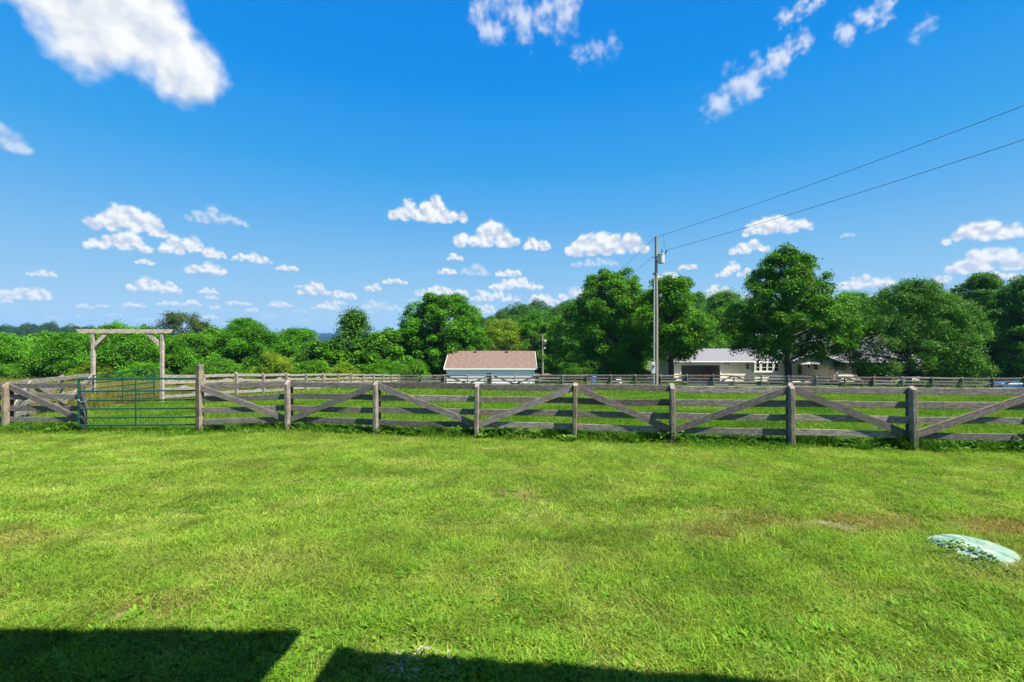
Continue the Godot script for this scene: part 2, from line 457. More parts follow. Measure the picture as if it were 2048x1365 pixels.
func set_materials() -> void:
	var wa := wood_images(11, 0.0, 1.0)
	var wb := wood_images(23, 0.0, 1.0)
	var wc := wood_images(37, 0.55, 1.25)
	var wd := wood_images(51, 0.1, 2.35)
	wood_mat("board_grey", wa, Color(0.82, 0.84, 0.9))
	wood_mat("board_silver", wd, Color(0.5, 0.51, 0.54))
	wood_mat("board_charcoal", wa, Color(0.5, 0.51, 0.55))
	wood_mat("board_dark", wb, Color(0.62, 0.64, 0.7))
	wood_mat("board_brown", wb, Color(0.82, 0.78, 0.78))
	wood_mat("board_pale", wd, Color(0.52, 0.52, 0.53))
	wood_mat("post_grey", wd, Color(0.52, 0.51, 0.5))
	wood_mat("post_tan", wc, Color(0.88, 0.84, 0.76))
	wood_mat("post_dark", wb, Color(0.42, 0.43, 0.46))
	wood_mat("bleached", wd, Color(0.6, 0.6, 0.6))
	wood_mat("arch_post", wd, Color(0.85, 0.84, 0.82))
	wood_mat("beam_tan", wd, Color(1.0, 0.95, 0.84))
	wood_mat("pole_wood", wd, Color(0.62, 0.6, 0.57))
	leaf_mat("leaf", 0.5, 0.8)
	leaf_mat("blade", 0.65, 0.95)
	leaf_mat("weed_leaf", 0.55, 0.8)
	var g := mat("soil", Color(1, 1, 1), 0.95)
	g.albedo_texture = noise_tex(512, 0.02, [[0.0, 0.05, 0.06, 0.02], [0.4, 0.10, 0.11, 0.035], [0.6, 0.15, 0.13, 0.06], [1.0, 0.24, 0.19, 0.11]], 3)
	g.uv1_triplanar = true
	g.uv1_world_triplanar = true
	g.uv1_scale = Vector3(0.45, 0.45, 0.45)
	g.vertex_color_use_as_albedo = true
	var gt := mat("gate_paint", Color(0.003, 0.062, 0.042), 0.4)
	gt.clearcoat_enabled = true
	gt.clearcoat = 0.3
	mat("steel", Color(0.5, 0.52, 0.53), 0.45, 0.7)
	mat("galvanised", Color(0.5, 0.55, 0.57), 0.6, 0.1)
	mat("dark_iron", Color(0.03, 0.03, 0.032), 0.6)
	mat("wire_black", Color(0.02, 0.02, 0.022), 0.6)
	mat("white_paint", Color(0.78, 0.79, 0.78), 0.6)
	mat("trim_white", Color(0.74, 0.75, 0.74), 0.55)
	mat("siding_cream", Color(0.84, 0.81, 0.71), 0.6)
	mat("siding_pale", Color(0.76, 0.8, 0.76), 0.6)
	mat("wall_white", Color(0.8, 0.85, 0.87), 0.6)
	var sh := mat("shingle_brown", Color(1, 1, 1), 0.92)
	sh.albedo_texture = noise_tex(256, 0.05, [[0.0, 0.08, 0.052, 0.044], [0.4, 0.135, 0.088, 0.075], [0.6, 0.165, 0.113, 0.098], [1.0, 0.22, 0.17, 0.155]], 8)
	sh.uv1_scale = Vector3(0.12, 0.6, 1)
	var sg := mat("shingle_grey", Color(1, 1, 1), 0.92)
	sg.albedo_texture = noise_tex(256, 0.05, [[0.0, 0.085, 0.09, 0.112], [0.45, 0.14, 0.147, 0.18], [0.6, 0.175, 0.182, 0.215], [1.0, 0.25, 0.255, 0.29]], 9)
	sg.uv1_scale = Vector3(0.35, 0.7, 1)
	mat("plasterboard", Color(0.42, 0.4, 0.37), 0.9)
	var gl := mat("window_glass", Color(0.02, 0.025, 0.03), 0.06)
	gl.metallic_specular = 0.6
	mat("door_glass", Color(0.09, 0.16, 0.05), 0.15)
	mat("door_white", Color(0.7, 0.66, 0.55), 0.5)
	mat("brick_red", Color(0.24, 0.085, 0.055), 0.9)
	var co := mat("concrete", Color(1, 1, 1), 0.9)
	co.albedo_texture = noise_tex(256, 0.03, [[0.0, 0.3, 0.28, 0.25], [0.5, 0.42, 0.4, 0.36], [1.0, 0.5, 0.48, 0.44]], 14)
	co.uv1_triplanar = true
	co.uv1_world_triplanar = true
	co.uv1_scale = Vector3(0.3, 0.3, 0.3)
	mat("orange_wood", Color(0.3, 0.11, 0.04), 0.6)
	mat("blue_plastic", Color(0.03, 0.14, 0.42), 0.45)
	mat("chair_white", Color(0.6, 0.58, 0.55), 0.6)
	var lid := mat("lid_plastic", Color(1, 1, 1), 0.5)
	lid.albedo_texture = noise_tex(256, 0.012, [[0.0, 0.09, 0.2, 0.15], [0.42, 0.15, 0.26, 0.205], [0.6, 0.23, 0.31, 0.26], [1.0, 0.36, 0.38, 0.33]], 21)
	lid.uv1_triplanar = true
	lid.uv1_scale = Vector3(1.6, 1.6, 1.6)
	var bk := mat("bark", Color(1, 1, 1), 0.95)
	bk.albedo_texture = noise_tex(256, 0.04, [[0.0, 0.02, 0.017, 0.014], [0.5, 0.06, 0.05, 0.04], [1.0, 0.13, 0.115, 0.095]], 31)
	bk.uv1_scale = Vector3(0.5, 3.0, 1)
	mat("stone", Color(1, 1, 1), 0.9).vertex_color_use_as_albedo = true
	mat("red_brown_roof", Color(0.2, 0.12, 0.1), 0.9)

# ---------------------------------------------------------------- ground
func make_ground() -> void:
	var xs := []
	for i in range(-90, 91):
		xs.append(12.0 * sinh(i / 90.0 * 6.75))
	var ds := [-60.0, -25.0, -10.0, -4.0]
	for j in 130:
		ds.append(-1.0 + 5.0 * sinh(j / 129.0 * 8.0))
	var vv := PackedVector3Array()
	var nn := PackedVector3Array()
	var cc := PackedColorArray()
	var ix := PackedInt32Array()
	for j in ds.size():
		for i in xs.size():
			var x: float = xs[i]
			var d: float = ds[j]
			vv.append(Vector3(x, gh(x, d), -d))
			var s := maxf(0.4, absf(d) * 0.02)
			nn.append(Vector3(gh(x - s, d) - gh(x + s, d), 2.0 * s, gh(x, d + s) - gh(x, d - s)).normalized())
			cc.append(Color(0.4, 0.75, 0.5) if d > 84.0 else Color(1, 1, 1))    # leaf litter and moss of the woods, turf before them
	for j in ds.size() - 1:
		for i in xs.size() - 1:
			var a := j * xs.size() + i
			var b := a + xs.size()
			for k in [a, b, b + 1, a, b + 1, a + 1]:
				ix.append(k)
	var arr := []
	arr.resize(Mesh.ARRAY_MAX)
	arr[Mesh.ARRAY_VERTEX] = vv
	arr[Mesh.ARRAY_NORMAL] = nn
	arr[Mesh.ARRAY_COLOR] = cc
	arr[Mesh.ARRAY_INDEX] = ix
	var m := ArrayMesh.new()
	m.add_surface_from_arrays(Mesh.PRIMITIVE_TRIANGLES, arr)
	tag(part(m, "ground", M.soil, self), "", "", "", "structure")

# ---------------------------------------------------------------- grass
func grass_patch(count: int, radius: float, wide: float, low: float, high: float, lean: float, straw: float) -> ArrayMesh:
	var b := MB.new()
	for k in count:
		var a := rng.randf() * TAU
		var q := radius * sqrt(rng.randf()) * (0.75 + 0.5 * rng.randf())
		var p := Vector3(cos(a) * q, -0.005, sin(a) * q)
		var h := rng.randf_range(low, high)
		var t := rng.randf() * TAU
		var side := Vector3(cos(t), 0, sin(t)) * wide * rng.randf_range(0.6, 1.3) * 0.5
		var l := rng.randf() * TAU
		var way := Vector3(cos(l), 0, sin(l)) * h * lean * rng.randf_range(0.3, 1.3)
		var mid := p + way * 0.35 + Vector3(0, h * 0.62, 0)
		var tip := p + way + Vector3(0, h * rng.randf_range(0.8, 1.0), 0)
		var s := rng.randf_range(0.4, 1.5)
		var cg := Color(s * rng.randf_range(0.8, 1.2), s, s * rng.randf_range(0.7, 1.3))
		if rng.randf() < straw:
			cg = Color(2.3 * s, 1.6 * s, 6.0 * s)
		b.col = cg
		b.tri(p - side, p + side, mid - side * 0.8)
		b.tri(p + side, mid + side * 0.8, mid - side * 0.8)
		b.tri(mid - side * 0.8, mid + side * 0.8, tip)
	return b.mesh()

const GREEN := Color(0.135, 0.325, 0.014)
const LIME := Color(0.285, 0.47, 0.03)
const STRAW := Color(0.53, 0.5, 0.2)
const BROWN := Color(0.4, 0.27, 0.13)

# dry, worn places of the lawn: x, d, radius across, radius in depth, how dry
const DRY := [[3.6, 5.0, 1.3, 0.35, 0.9], [5.6, 4.85, 1.1, 0.4, 1.0], [4.6, 4.0, 1.2, 0.7, 0.4], [0.12, 6.2, 0.45, 0.4, 0.8], [2.6, 5.1, 0.7, 0.4, 0.6], [-1.9, 4.2, 0.35, 0.25, 0.6], [-5.2, 4.6, 0.6, 0.35, 0.5], [-2.6, 3.35, 0.6, 0.25, 0.5], [2.0, 4.7, 0.9, 0.45, 0.4], [-4.3, 3.4, 0.8, 0.35, 0.35],
	[-5.81, 11.75, 0.35, 0.25, 1.0], [-3.37, 11.25, 0.35, 0.25, 1.0], [-0.83, 10.85, 0.5, 0.3, 1.1], [1.48, 10.5, 0.35, 0.25, 1.0], [3.58, 10.0, 0.6, 0.3, 1.2], [5.96, 9.6, 0.6, 0.25, 1.1], [8.24, 9.25, 0.4, 0.25, 1.0], [-8.2, 11.75, 0.4, 0.3, 0.9], [-13.9, 12.4, 0.5, 0.3, 1.0]]

func dryness(x: float, d: float) -> float:
	var s := 0.0
	for k in DRY:
		s = maxf(s, k[4] * smoothstep(1.0, 0.35, Vector2((x - k[0]) / k[2], (d - k[1]) / k[3]).length() + 0.35 * patchy.get_noise_2d(x * 3.0, d * 3.0)))
	return s

func place_grass(o: Node3D, kinds: Array, d0: float, d1: float, step: float, where: Callable, colour: Callable, size := Vector2(0.8, 1.25)) -> void:
	var xf := []
	var cols := []
	for k in kinds:
		xf.append([])
		cols.append([])
	var d := d0
	while d < d1:
		var side := 1.2 * d + (0.8 if d > 14.0 else 2.6)
		var x := -side
		while x < side:
			var px := x + rng.randf_range(-0.5, 0.5) * step
			var pd := d + rng.randf_range(-0.5, 0.5) * step
			var keep: float = where.call(px, pd)
			if rng.randf() < keep:
				var k := rng.randi() % kinds.size()
				var s := rng.randf_range(size.x, size.y)
				var t := Transform3D(Basis(Vector3.UP, rng.randf() * TAU).scaled(Vector3(s, s * rng.randf_range(0.6, 1.4), s)), on(px, pd))
				xf[k].append(t)
				cols[k].append(colour.call(px, pd))
			x += step
		d += step
	for k in kinds.size():
		copies("tufts", kinds[k], M.blade, xf[k], cols[k], o)

func lawn_colour(x: float, d: float) -> Color:
	var a := patchy.get_noise_2d(x * 0.55, d * 0.9)
	var b := patchy.get_noise_2d(x * 2.2 + 70.0, d * 2.2)
	var e := patchy.get_noise_2d(x * 5.0 - 40.0, d * 4.0)
	var t := clampf(0.6 + 0.6 * a + 0.5 * b + 0.5 * e - 0.15, 0.0, 1.0)
	var c := GREEN.lerp(LIME, t)
	c = c.lerp(STRAW, clampf(0.17 + 0.45 * maxf(0.0, a) + 0.2 * maxf(0.0, -b) , 0.0, 0.8))
	c = c.lerp(BROWN, clampf(0.9 * dryness(x, d), 0.0, 0.9))
	return c * rng.randf_range(0.65, 1.35)

func field_colour(x: float, d: float) -> Color:
	var a := patchy.get_noise_2d(x * 0.3, d * 0.5 + 40.0)
	var b := patchy.get_noise_2d(x * 1.1 + 70.0, d * 1.4)
	var c := Color(0.075, 0.24, 0.006).lerp(Color(0.17, 0.33, 0.012), clampf(0.5 + 1.1 * a + 0.8 * b, 0.0, 1.0))
	c = c.lerp(STRAW, 0.06 + 0.45 * maxf(0.0, b + 0.5 * a))
	return c * rng.randf_range(0.85, 1.15)

func make_grass() -> void:
	var lawn := thing("lawn_grass", Vector3.ZERO, 0, "mown lawn grass with dry patches in front of the fence", "grass")
	tag(lawn, "", "", "", "stuff")
	var fine := []
	var mid := []
	for k in 3:
		fine.append(grass_patch(420, 0.14, 0.005, 0.015, 0.06, 1.35, 0.16))
		mid.append(grass_patch(420, 0.21, 0.007, 0.015, 0.05, 1.35, 0.22))
	var lawn_keep := func(x: float, d: float) -> float:
		if d > fence_d(x) - 0.15:
			return 0.0
		if Vector2(x - 4.42, d - 4.35).length() < 0.33:
			return 0.0
		return 1.0 - 0.62 * dryness(x, d)
	place_grass(lawn, fine, 1.0, 5.0, 0.125, lawn_keep, lawn_colour)
	place_grass(lawn, mid, 4.9, 12.6, 0.185, lawn_keep, lawn_colour)

	var field := thing("paddock_grass", Vector3.ZERO, 0, "bright green grass growing in the paddock behind the near fence", "grass")
	tag(field, "", "", "", "stuff")
	var tall := []
	var far := []
	for k in 3:
		tall.append(grass_patch(750, 0.6, 0.011, 0.05, 0.15, 0.7, 0.05))
		far.append(grass_patch(700, 1.3, 0.03, 0.06, 0.2, 0.7, 0.06))
	var field_keep := func(x: float, d: float) -> float:
		if d < fence_d(x) - 0.15:
			return 0.0
		if d > 15.0 and x < -15.2 + (d - 19.5) * 0.114:
			return 0.0
		return 1.0
	place_grass(field, tall, 8.6, 24.0, 0.42, field_keep, field_colour)
	var far_keep := func(x: float, d: float) -> float:
		if x < -15.0 + (d - 19.5) * 0.114:
			return 0.0
		if d > 47.0 and d < 58.0 and x > 19.5 and x < 27.5:
			return 0.0
		if d > 54.0 and x > -8.2 and x < 3.0 and d < 64.0:
			return 0.0
		if d > 54.3 and x > 19.6 and d < 70.0:
			return 0.0
		return 1.0
	place_grass(field, far, 23.6, 62.0, 0.95, far_keep, field_colour)

	var hay := thing("meadow_grass", Vector3.ZERO, 0, "tall dry seeding grass of the meadow beyond the left fence", "grass")
	tag(hay, "", "", "", "stuff")
	var seed_grass := []
	for k in 2:
		seed_grass.append(grass_patch(420, 0.6, 0.014, 0.2, 0.55, 0.5, 0.3))
	var hay_keep := func(x: float, d: float) -> float:
		return 1.0 if x < -16.2 + (d - 19.5) * 0.114 and d > 15.5 else 0.0
	var hay_colour := func(x: float, d: float) -> Color:
		var a := patchy.get_noise_2d(x * 0.35, d * 0.35 + 9.0)
		return Color(0.1, 0.19, 0.015).lerp(Color(0.32, 0.28, 0.1), clampf(0.62 + 0.8 * a, 0.0, 1.0)) * rng.randf_range(0.85, 1.15)
	place_grass(hay, seed_grass, 15.5, 58.0, 0.85, hay_keep, hay_colour)

# ---------------------------------------------------------------- weeds
func leaf_at(b: MB, base: Vector3, dir: Vector3, up: Vector3, l: float, w: float) -> void:
	var side := dir.cross(up).normalized() * w * 0.5
	var m1 := base + dir * l * 0.35 + up * l * 0.06
	var m2 := base + dir * l * 0.7 + up * l * 0.02
	var tip := base + dir * l - up * l * 0.12
	var drop := -up * w * 0.12
	b.tri(base, m1 - side + drop, m1)
	b.tri(base, m1, m1 + side + drop)
	b.tri(m1 - side + drop, m2 - side * 0.8 + drop, m2)
	b.tri(m1 - side + drop, m2, m1)
	b.tri(m1, m2, m2 + side * 0.8 + drop)
	b.tri(m1, m2 + side * 0.8 + drop, m1 + side + drop)
	b.tri(m2 - side * 0.8 + drop, tip, m2)
	b.tri(m2, tip, m2 + side * 0.8 + drop)

func rosette(leaves: int, l: float, w: float, raise: float, stem: float) -> ArrayMesh:
	var b := MB.new()
	for k in leaves:
		var a := TAU * k / leaves + rng.randf_range(-0.5, 0.5)
		var r := clampf(raise + rng.randf_range(-0.3, 0.3), 0.05, 1.3)
		var dir := Vector3(cos(a) * cos(r), sin(r), sin(a) * cos(r))
		var up := Vector3(-cos(a) * sin(r), cos(r), -sin(a) * sin(r))
		var s := rng.randf_range(0.7, 1.2)
		var g := rng.randf_range(0.75, 1.25)
		b.col = Color(g * rng.randf_range(0.85, 1.15), g, g)
		var root := Vector3(cos(a), 0, sin(a)) * 0.01
		var from := root + Vector3(0, stem * rng.randf_range(0.3, 1.0), 0) + Vector3(cos(a), 0, sin(a)) * stem * 0.5
		if stem > 0.01:
			b.tri(root - up * 0.002, root + up * 0.002, from)
		leaf_at(b, from, dir, up, l * s, w * s)
	return b.mesh()

func stalk_weed(h: float, leaves: int, l: float, w: float) -> ArrayMesh:
	var b := MB.new()
	for stem in 3:
		var a := rng.randf() * TAU
		var top := Vector3(cos(a) * h * 0.25, h * rng.randf_range(0.7, 1.0), sin(a) * h * 0.25)
		b.col = Color(0.9, 0.8, 0.8)
		b.tube([Vector3.ZERO, top * Vector3(0.3, 0.5, 0.3), top], [0.006, 0.005, 0.003], 4, false)
		for k in leaves:
			var t := (k + 0.6) / leaves
			var p := (top * Vector3(0.3, 0.5, 0.3)) * (t * 2.0) if t < 0.5 else (top * Vector3(0.3, 0.5, 0.3)).lerp(top, t * 2.0 - 1.0)
			var q := rng.randf() * TAU
			var r := rng.randf_range(-0.1, 0.6)
			var g := rng.randf_range(0.75, 1.25)
			b.col = Color(g, g, g)
			leaf_at(b, p, Vector3(cos(q) * cos(r), sin(r), sin(q) * cos(r)), Vector3(-cos(q) * sin(r), cos(r), -sin(q) * sin(r)), l * rng.randf_range(0.6, 1.2), w)
	return b.mesh()

func make_weeds() -> void:
	var o := thing("lawn_weeds", Vector3.ZERO, 0, "broad leaved weeds scattered through the near lawn", "weeds")
	tag(o, "", "", "", "stuff")
	for kind in 5:
		var m: ArrayMesh = [rosette(6, 0.042, 0.028, 0.45, 0.025), rosette(8, 0.06, 0.018, 0.8, 0.012), rosette(5, 0.034, 0.032, 0.35, 0.03), grass_patch(34, 0.06, 0.006, 0.03, 0.075, 1.3, 0.1), rosette(16, 0.02, 0.018, 0.4, 0.03)][kind]
		var xf := []
		var cols := []
		for k in ([4200, 4200, 4200, 4200, 16000][kind] as int):
			var d := 1.8 + ([2.4, 2.2, 2.6, 5.0, 8.5][kind] as float) * (rng.randf() * rng.randf() if kind < 4 else rng.randf())
			var x := rng.randf_range(-1.2, 1.2) * d
			if patchy.get_noise_2d(x * 1.6 + 30.0 * kind, d * 1.6) + rng.randf_range(-0.12, 0.12) < 0.08 + (0.3 * smoothstep(2.4, 4.2, d) if kind < 3 else 0.1) or d > fence_d(x) - 0.2 or Vector2(x - 4.42, d - 4.35).length() < 0.4:
				continue
			var s := rng.randf_range(0.6, 1.25)
			xf.append(Transform3D(Basis(Vector3.UP, rng.randf() * TAU).scaled(Vector3(s, s, s)), on(x, d)))
			cols.append(Color(0.075, 0.22, 0.01).lerp(Color(0.18, 0.34, 0.02), rng.randf()) * rng.randf_range(0.85, 1.15))
		copies("plants", m, M.weed_leaf, xf, cols, o)
	var f := thing("fence_line_weeds", Vector3.ZERO, 0, "leafy weeds growing along the foot of the near fence", "weeds")
	tag(f, "", "", "", "stuff")
	for kind in 4:
		var m: ArrayMesh = [rosette(11, 0.16, 0.06, 0.7, 0.06), stalk_weed(0.3, 7, 0.1, 0.05), grass_patch(90, 0.12, 0.012, 0.12, 0.34, 0.8, 0.06), rosette(9, 0.1, 0.08, 0.5, 0.12)][kind]
		var xf := []
		var cols := []
		for k in 620:
			var x := rng.randf_range(-15.5, 12.5)
			var nn := patchy.get_noise_2d(x * 1.3 + 9.0 * kind, 200.0)
			if x < -8.4 and x > -11.9 or nn + rng.randf_range(-0.25, 0.25) < -0.05:
				continue
			var d := fence_d(x) + rng.randfn(0.1, 0.16)
			var s := rng.randf_range(0.5, 1.15) * (0.85 + 0.5 * maxf(nn, 0.0))
			xf.append(Transform3D(Basis(Vector3.UP, rng.randf() * TAU).scaled(Vector3(s, s, s)), on(x, d)))
			cols.append(Color(0.05, 0.15, 0.012).lerp(Color(0.1, 0.24, 0.02), rng.randf()))
		copies("plants", m, M.weed_leaf, xf, cols, f)
	# wild grass tufts at the far fences
	var b := thing("back_fence_weeds", Vector3.ZERO, 0, "rough weeds growing along the foot of the back fence", "weeds")
	tag(b, "", "", "", "stuff")
	var m2 := stalk_weed(0.8, 9, 0.22, 0.1)
	var xf2 := []
	var cols2 := []
	for k in 420:
		var x := rng.randf_range(-12.0, 48.0)
		if rng.randf() > (0.3 + 0.5 * smoothstep(20.0, 40.0, x)):
			continue
		var d := back_d(x) + rng.randf_range(-0.5, 0.7)
		var s := rng.randf_range(0.3, 0.9)
		xf2.append(Transform3D(Basis(Vector3.UP, rng.randf() * TAU).scaled(Vector3(s, s, s)), on(x, d)))
		cols2.append(Color(0.06, 0.17, 0.012).lerp(Color(0.13, 0.25, 0.02), rng.randf()))
	copies("plants", m2, M.weed_leaf, xf2, cols2, b)
	# a bare spot with chips of gravel
	var gv := thing("gravel", Vector3.ZERO, 0, "small patch of pale gravel in the lawn at the shadow edge", "gravel")
	tag(gv, "", "", "", "stuff")
	var st := MB.new()
	st.lathe([Vector2(0.0, -0.5), Vector2(0.8, -0.3), Vector2(1.0, 0.1), Vector2(0.55, 0.5), Vector2(0.0, 0.6)], 6)
	var xg := []
	var cg := []
	for k in 260:
		var a := rng.randf() * TAU
		var q := sqrt(rng.randf()) * 0.22
		var s := rng.randf_range(0.004, 0.013)
		xg.append(Transform3D(Basis(Vector3(rng.randf(), rng.randf(), rng.randf()).normalized(), rng.randf() * TAU).scaled(Vector3(s, s * 0.6, s * 1.2)), on(-0.55 + cos(a) * q * 1.1, 2.72 + sin(a) * q * 0.7, 0.02 + s * 0.2)))
		var t := rng.randf_range(0.2, 0.45)
		cg.append(Color(t, t * 0.96, t * 0.9))
	copies("chips", st.mesh(), M.stone, xg, cg, gv)

func back_d(x: float) -> float:
	if x < 11.4:
		return 47.5 - (x + 11.85) * 0.0645
	if x < 20.05:
		return 46.0 - (x - 11.4) * 0.173
	return 44.5 - (x - 20.05) * 0.1344

# ---------------------------------------------------------------- fences
func board(length: float, h: float, t: float, seg: int, warp: float) -> ArrayMesh:
	var b := MB.new()
	var ch := minf(0.006, t * 0.2)
	var off := Vector2(rng.randf() * 7.0, rng.randf() * 3.0)
	var sec := [Vector2(-h * 0.5 + ch, t * 0.5), Vector2(h * 0.5 - ch, t * 0.5), Vector2(h * 0.5, t * 0.5 - ch), Vector2(h * 0.5, -t * 0.5 + ch), Vector2(h * 0.5 - ch, -t * 0.5), Vector2(-h * 0.5 + ch, -t * 0.5), Vector2(-h * 0.5, -t * 0.5 + ch), Vector2(-h * 0.5, t * 0.5 - ch)]
	var rings := []
	var bow := rng.randf_range(-warp, warp)
	for i in seg + 1:
		var s := float(i) / seg
		var y := bow * 4.0 * s * (1.0 - s) + rng.randf_range(-warp, warp) * 0.15
		var z := rng.randf_range(-0.1, 0.1) * warp
		var up := rng.randf_range(-0.003, 0.003)
		var ring := []
		for k in sec.size():
			var p: Vector2 = sec[k]
			var cut := rng.randf_range(-0.006, 0.006) if i == 0 or i == seg else 0.0
			ring.append(Vector3((s - 0.5) * length + cut, p.x + y + (up if p.x > 0.0 else -up * 0.6), p.y + z))
		rings.append(ring)
	for i in seg:
		var mid: Vector3 = (rings[i][0] + rings[i][4] + rings[i + 1][0] + rings[i + 1][4]) * 0.25
		for k in sec.size():
			var k2 := (k + 1) % sec.size()
			b.face([rings[i][k], rings[i][k2], rings[i + 1][k2], rings[i + 1][k]], mid, Vector3.RIGHT, off)
	b.face(rings[0], Vector3.ZERO, Vector3.UP, off)
	b.face(rings[seg], Vector3.ZERO, Vector3.UP, off)
	return b.mesh()

# an upright post on its base; the top is cut sloping to the front (+z) and a little to one side
func post_mesh(h: float, w: float, t: float, slope: float, lean := 0.0) -> ArrayMesh:
	var b := MB.new()
	var ch := 0.012
	var off := Vector2(rng.randf() * 7.0, rng.randf() * 3.0)
	var sec := [Vector2(-w * 0.5 + ch, t * 0.5), Vector2(w * 0.5 - ch, t * 0.5), Vector2(w * 0.5, t * 0.5 - ch), Vector2(w * 0.5, -t * 0.5 + ch), Vector2(w * 0.5 - ch, -t * 0.5), Vector2(-w * 0.5 + ch, -t * 0.5), Vector2(-w * 0.5, -t * 0.5 + ch), Vector2(-w * 0.5, t * 0.5 - ch)]
	var side := rng.randf_range(-0.25, 0.25) * slope
	var rings := []
	for i in 5:
		var s := [-0.25, 0.0, 0.45, 0.8, 1.0][i] as float
		var ring := []
		for p in sec:
			var y := h * s
			if i == 4:
				y -= slope * (p.y / t + 0.5) + side * (p.x / w + 0.5)
			var j := 1.0 + rng.randf_range(-0.018, 0.018)
			ring.append(Vector3(p.x * j + lean * y, y, p.y * j))
		rings.append(ring)
	for i in 4:
		var mid: Vector3 = (rings[i][0] + rings[i][4] + rings[i + 1][0] + rings[i + 1][4]) * 0.25
		for k in sec.size():
			var k2 := (k + 1) % sec.size()
			b.face([rings[i][k], rings[i][k2], rings[i + 1][k2], rings[i + 1][k]], mid, Vector3.UP, off)
	b.face(rings[4], Vector3(lean * h * 0.5, h * 0.4, 0), Vector3.RIGHT, off)
	return b.mesh()

func brace_mesh(length: float, h0: float, h1: float, rising: bool, wide: float, t: float) -> ArrayMesh:
	var a := Vector2(0.03, h0 + 0.02)
	var e := Vector2(length - 0.03, h1 - 0.02)
	if not rising:
		a = Vector2(0.03, h1 - 0.02)
		e = Vector2(length - 0.03, h0 + 0.02)
	var dir := (e - a).normalized()
	var sd := Vector2(-dir.y, dir.x) * wide * 0.5
	var strip := PackedVector2Array([a - dir - sd, e + dir - sd, e + dir + sd, a - dir + sd])
	var clip := PackedVector2Array([Vector2(0, h0 - 0.065), Vector2(length, h0 - 0.065), Vector2(length, h1 + 0.065), Vector2(0, h1 + 0.065)])
	var got := Geometry2D.intersect_polygons(strip, clip)
	var b := MB.new()
	b.prism(got[0], -t * 0.5, t * 0.5, Vector3(dir.x, dir.y, 0), Vector2(rng.randf() * 5.0, rng.randf()))
	return b.mesh()

# posts: ground points (x, d); the side the posts stand on is +1 towards the camera or -1 away from it
func fence(root: Node3D, pts: Array, o: Dictionary) -> void:
	var h: float = o.get("height", 1.33)
	var levels: Array = o.get("levels", [1.22, 0.915, 0.61, 0.305])
	var flip: float = o.get("side", 1.0)
	var boards: Array = o.get("boards", ["board_grey", "board_dark", "board_brown"])
	var posts: Array = o.get("posts", ["post_grey"])
	var seg: int = o.get("seg", 6)
	var pw: float = o.get("post_w", 0.092)
	var rising: bool = o.get("rising", false)
	for i in pts.size():
		var p := on(pts[i].x, pts[i].y)
		var q := on(pts[maxi(i - 1, 0)].x, pts[maxi(i - 1, 0)].y)
		var r := on(pts[mini(i + 1, pts.size() - 1)].x, pts[mini(i + 1, pts.size() - 1)].y)
		var dir := (r - q)
		dir.y = 0
		dir = dir.normalized()
		var nrm := Vector3(-dir.z, 0, dir.x) * flip
		if nrm.z < 0.0 and absf(nrm.z) > 0.3 and flip > 0.0:
			nrm = -nrm
		var turn := Basis(Vector3.UP.cross(nrm), Vector3.UP, nrm)
		var skip: Array = o.get("skip_posts", [])
		if not i in skip:
			part(post_mesh(h * rng.randf_range(0.985, 1.02), pw, 0.145, rng.randf_range(0.06, 0.11), rng.randf_range(-0.018, 0.018)), "post", M[posts[rng.randi() % posts.size()]], root, Transform3D(turn, p + nrm * 0.0925))
			if o.get("batten", false):
				part(post_mesh(h * 0.97, 0.12, 0.045, 0.01), "batten", M.post_dark, root, Transform3D(turn, p - nrm * 0.045))
		if i == pts.size() - 1 or i in o.get("gaps", []):
			continue
		var e := on(pts[i + 1].x, pts[i + 1].y)
		var run := e - p
		var bx := run.normalized()
		var bz := Vector3(-bx.z, 0, bx.x).normalized() * flip
		if bz.z < 0.0 and absf(bz.z) > 0.3 and flip > 0.0:
			bz = -bz
		var by := Vector3.UP
		for lv in levels:
			var wob: float = o.get("wobble", 0.008)
			var t := Transform3D(Basis(bx, by, bz), p + run * 0.5 + Vector3(0, lv + rng.randf_range(-wob, wob), 0))
			t = t * Transform3D(Basis(Vector3.BACK, rng.randf_range(-wob, wob) * 0.5), Vector3.ZERO)
			part(board(run.length() - 0.006, o.get("rail_h", 0.14) * rng.randf_range(0.95, 1.04), 0.034, seg, 0.02), "rail", M[boards[rng.randi() % boards.size()]], root, t)
		if o.get("brace", true):
			var l := run.length() - pw - 0.02
			var t := Transform3D(Basis(bx, by, bz), p + bx * (pw * 0.5 + 0.01) + bz * o.get("brace_off", 0.039))
			part(brace_mesh(l, levels[-1], levels[0], rising, 0.145, 0.036), "brace", M[boards[rng.randi() % boards.size()]], root, t)
			rising = not rising

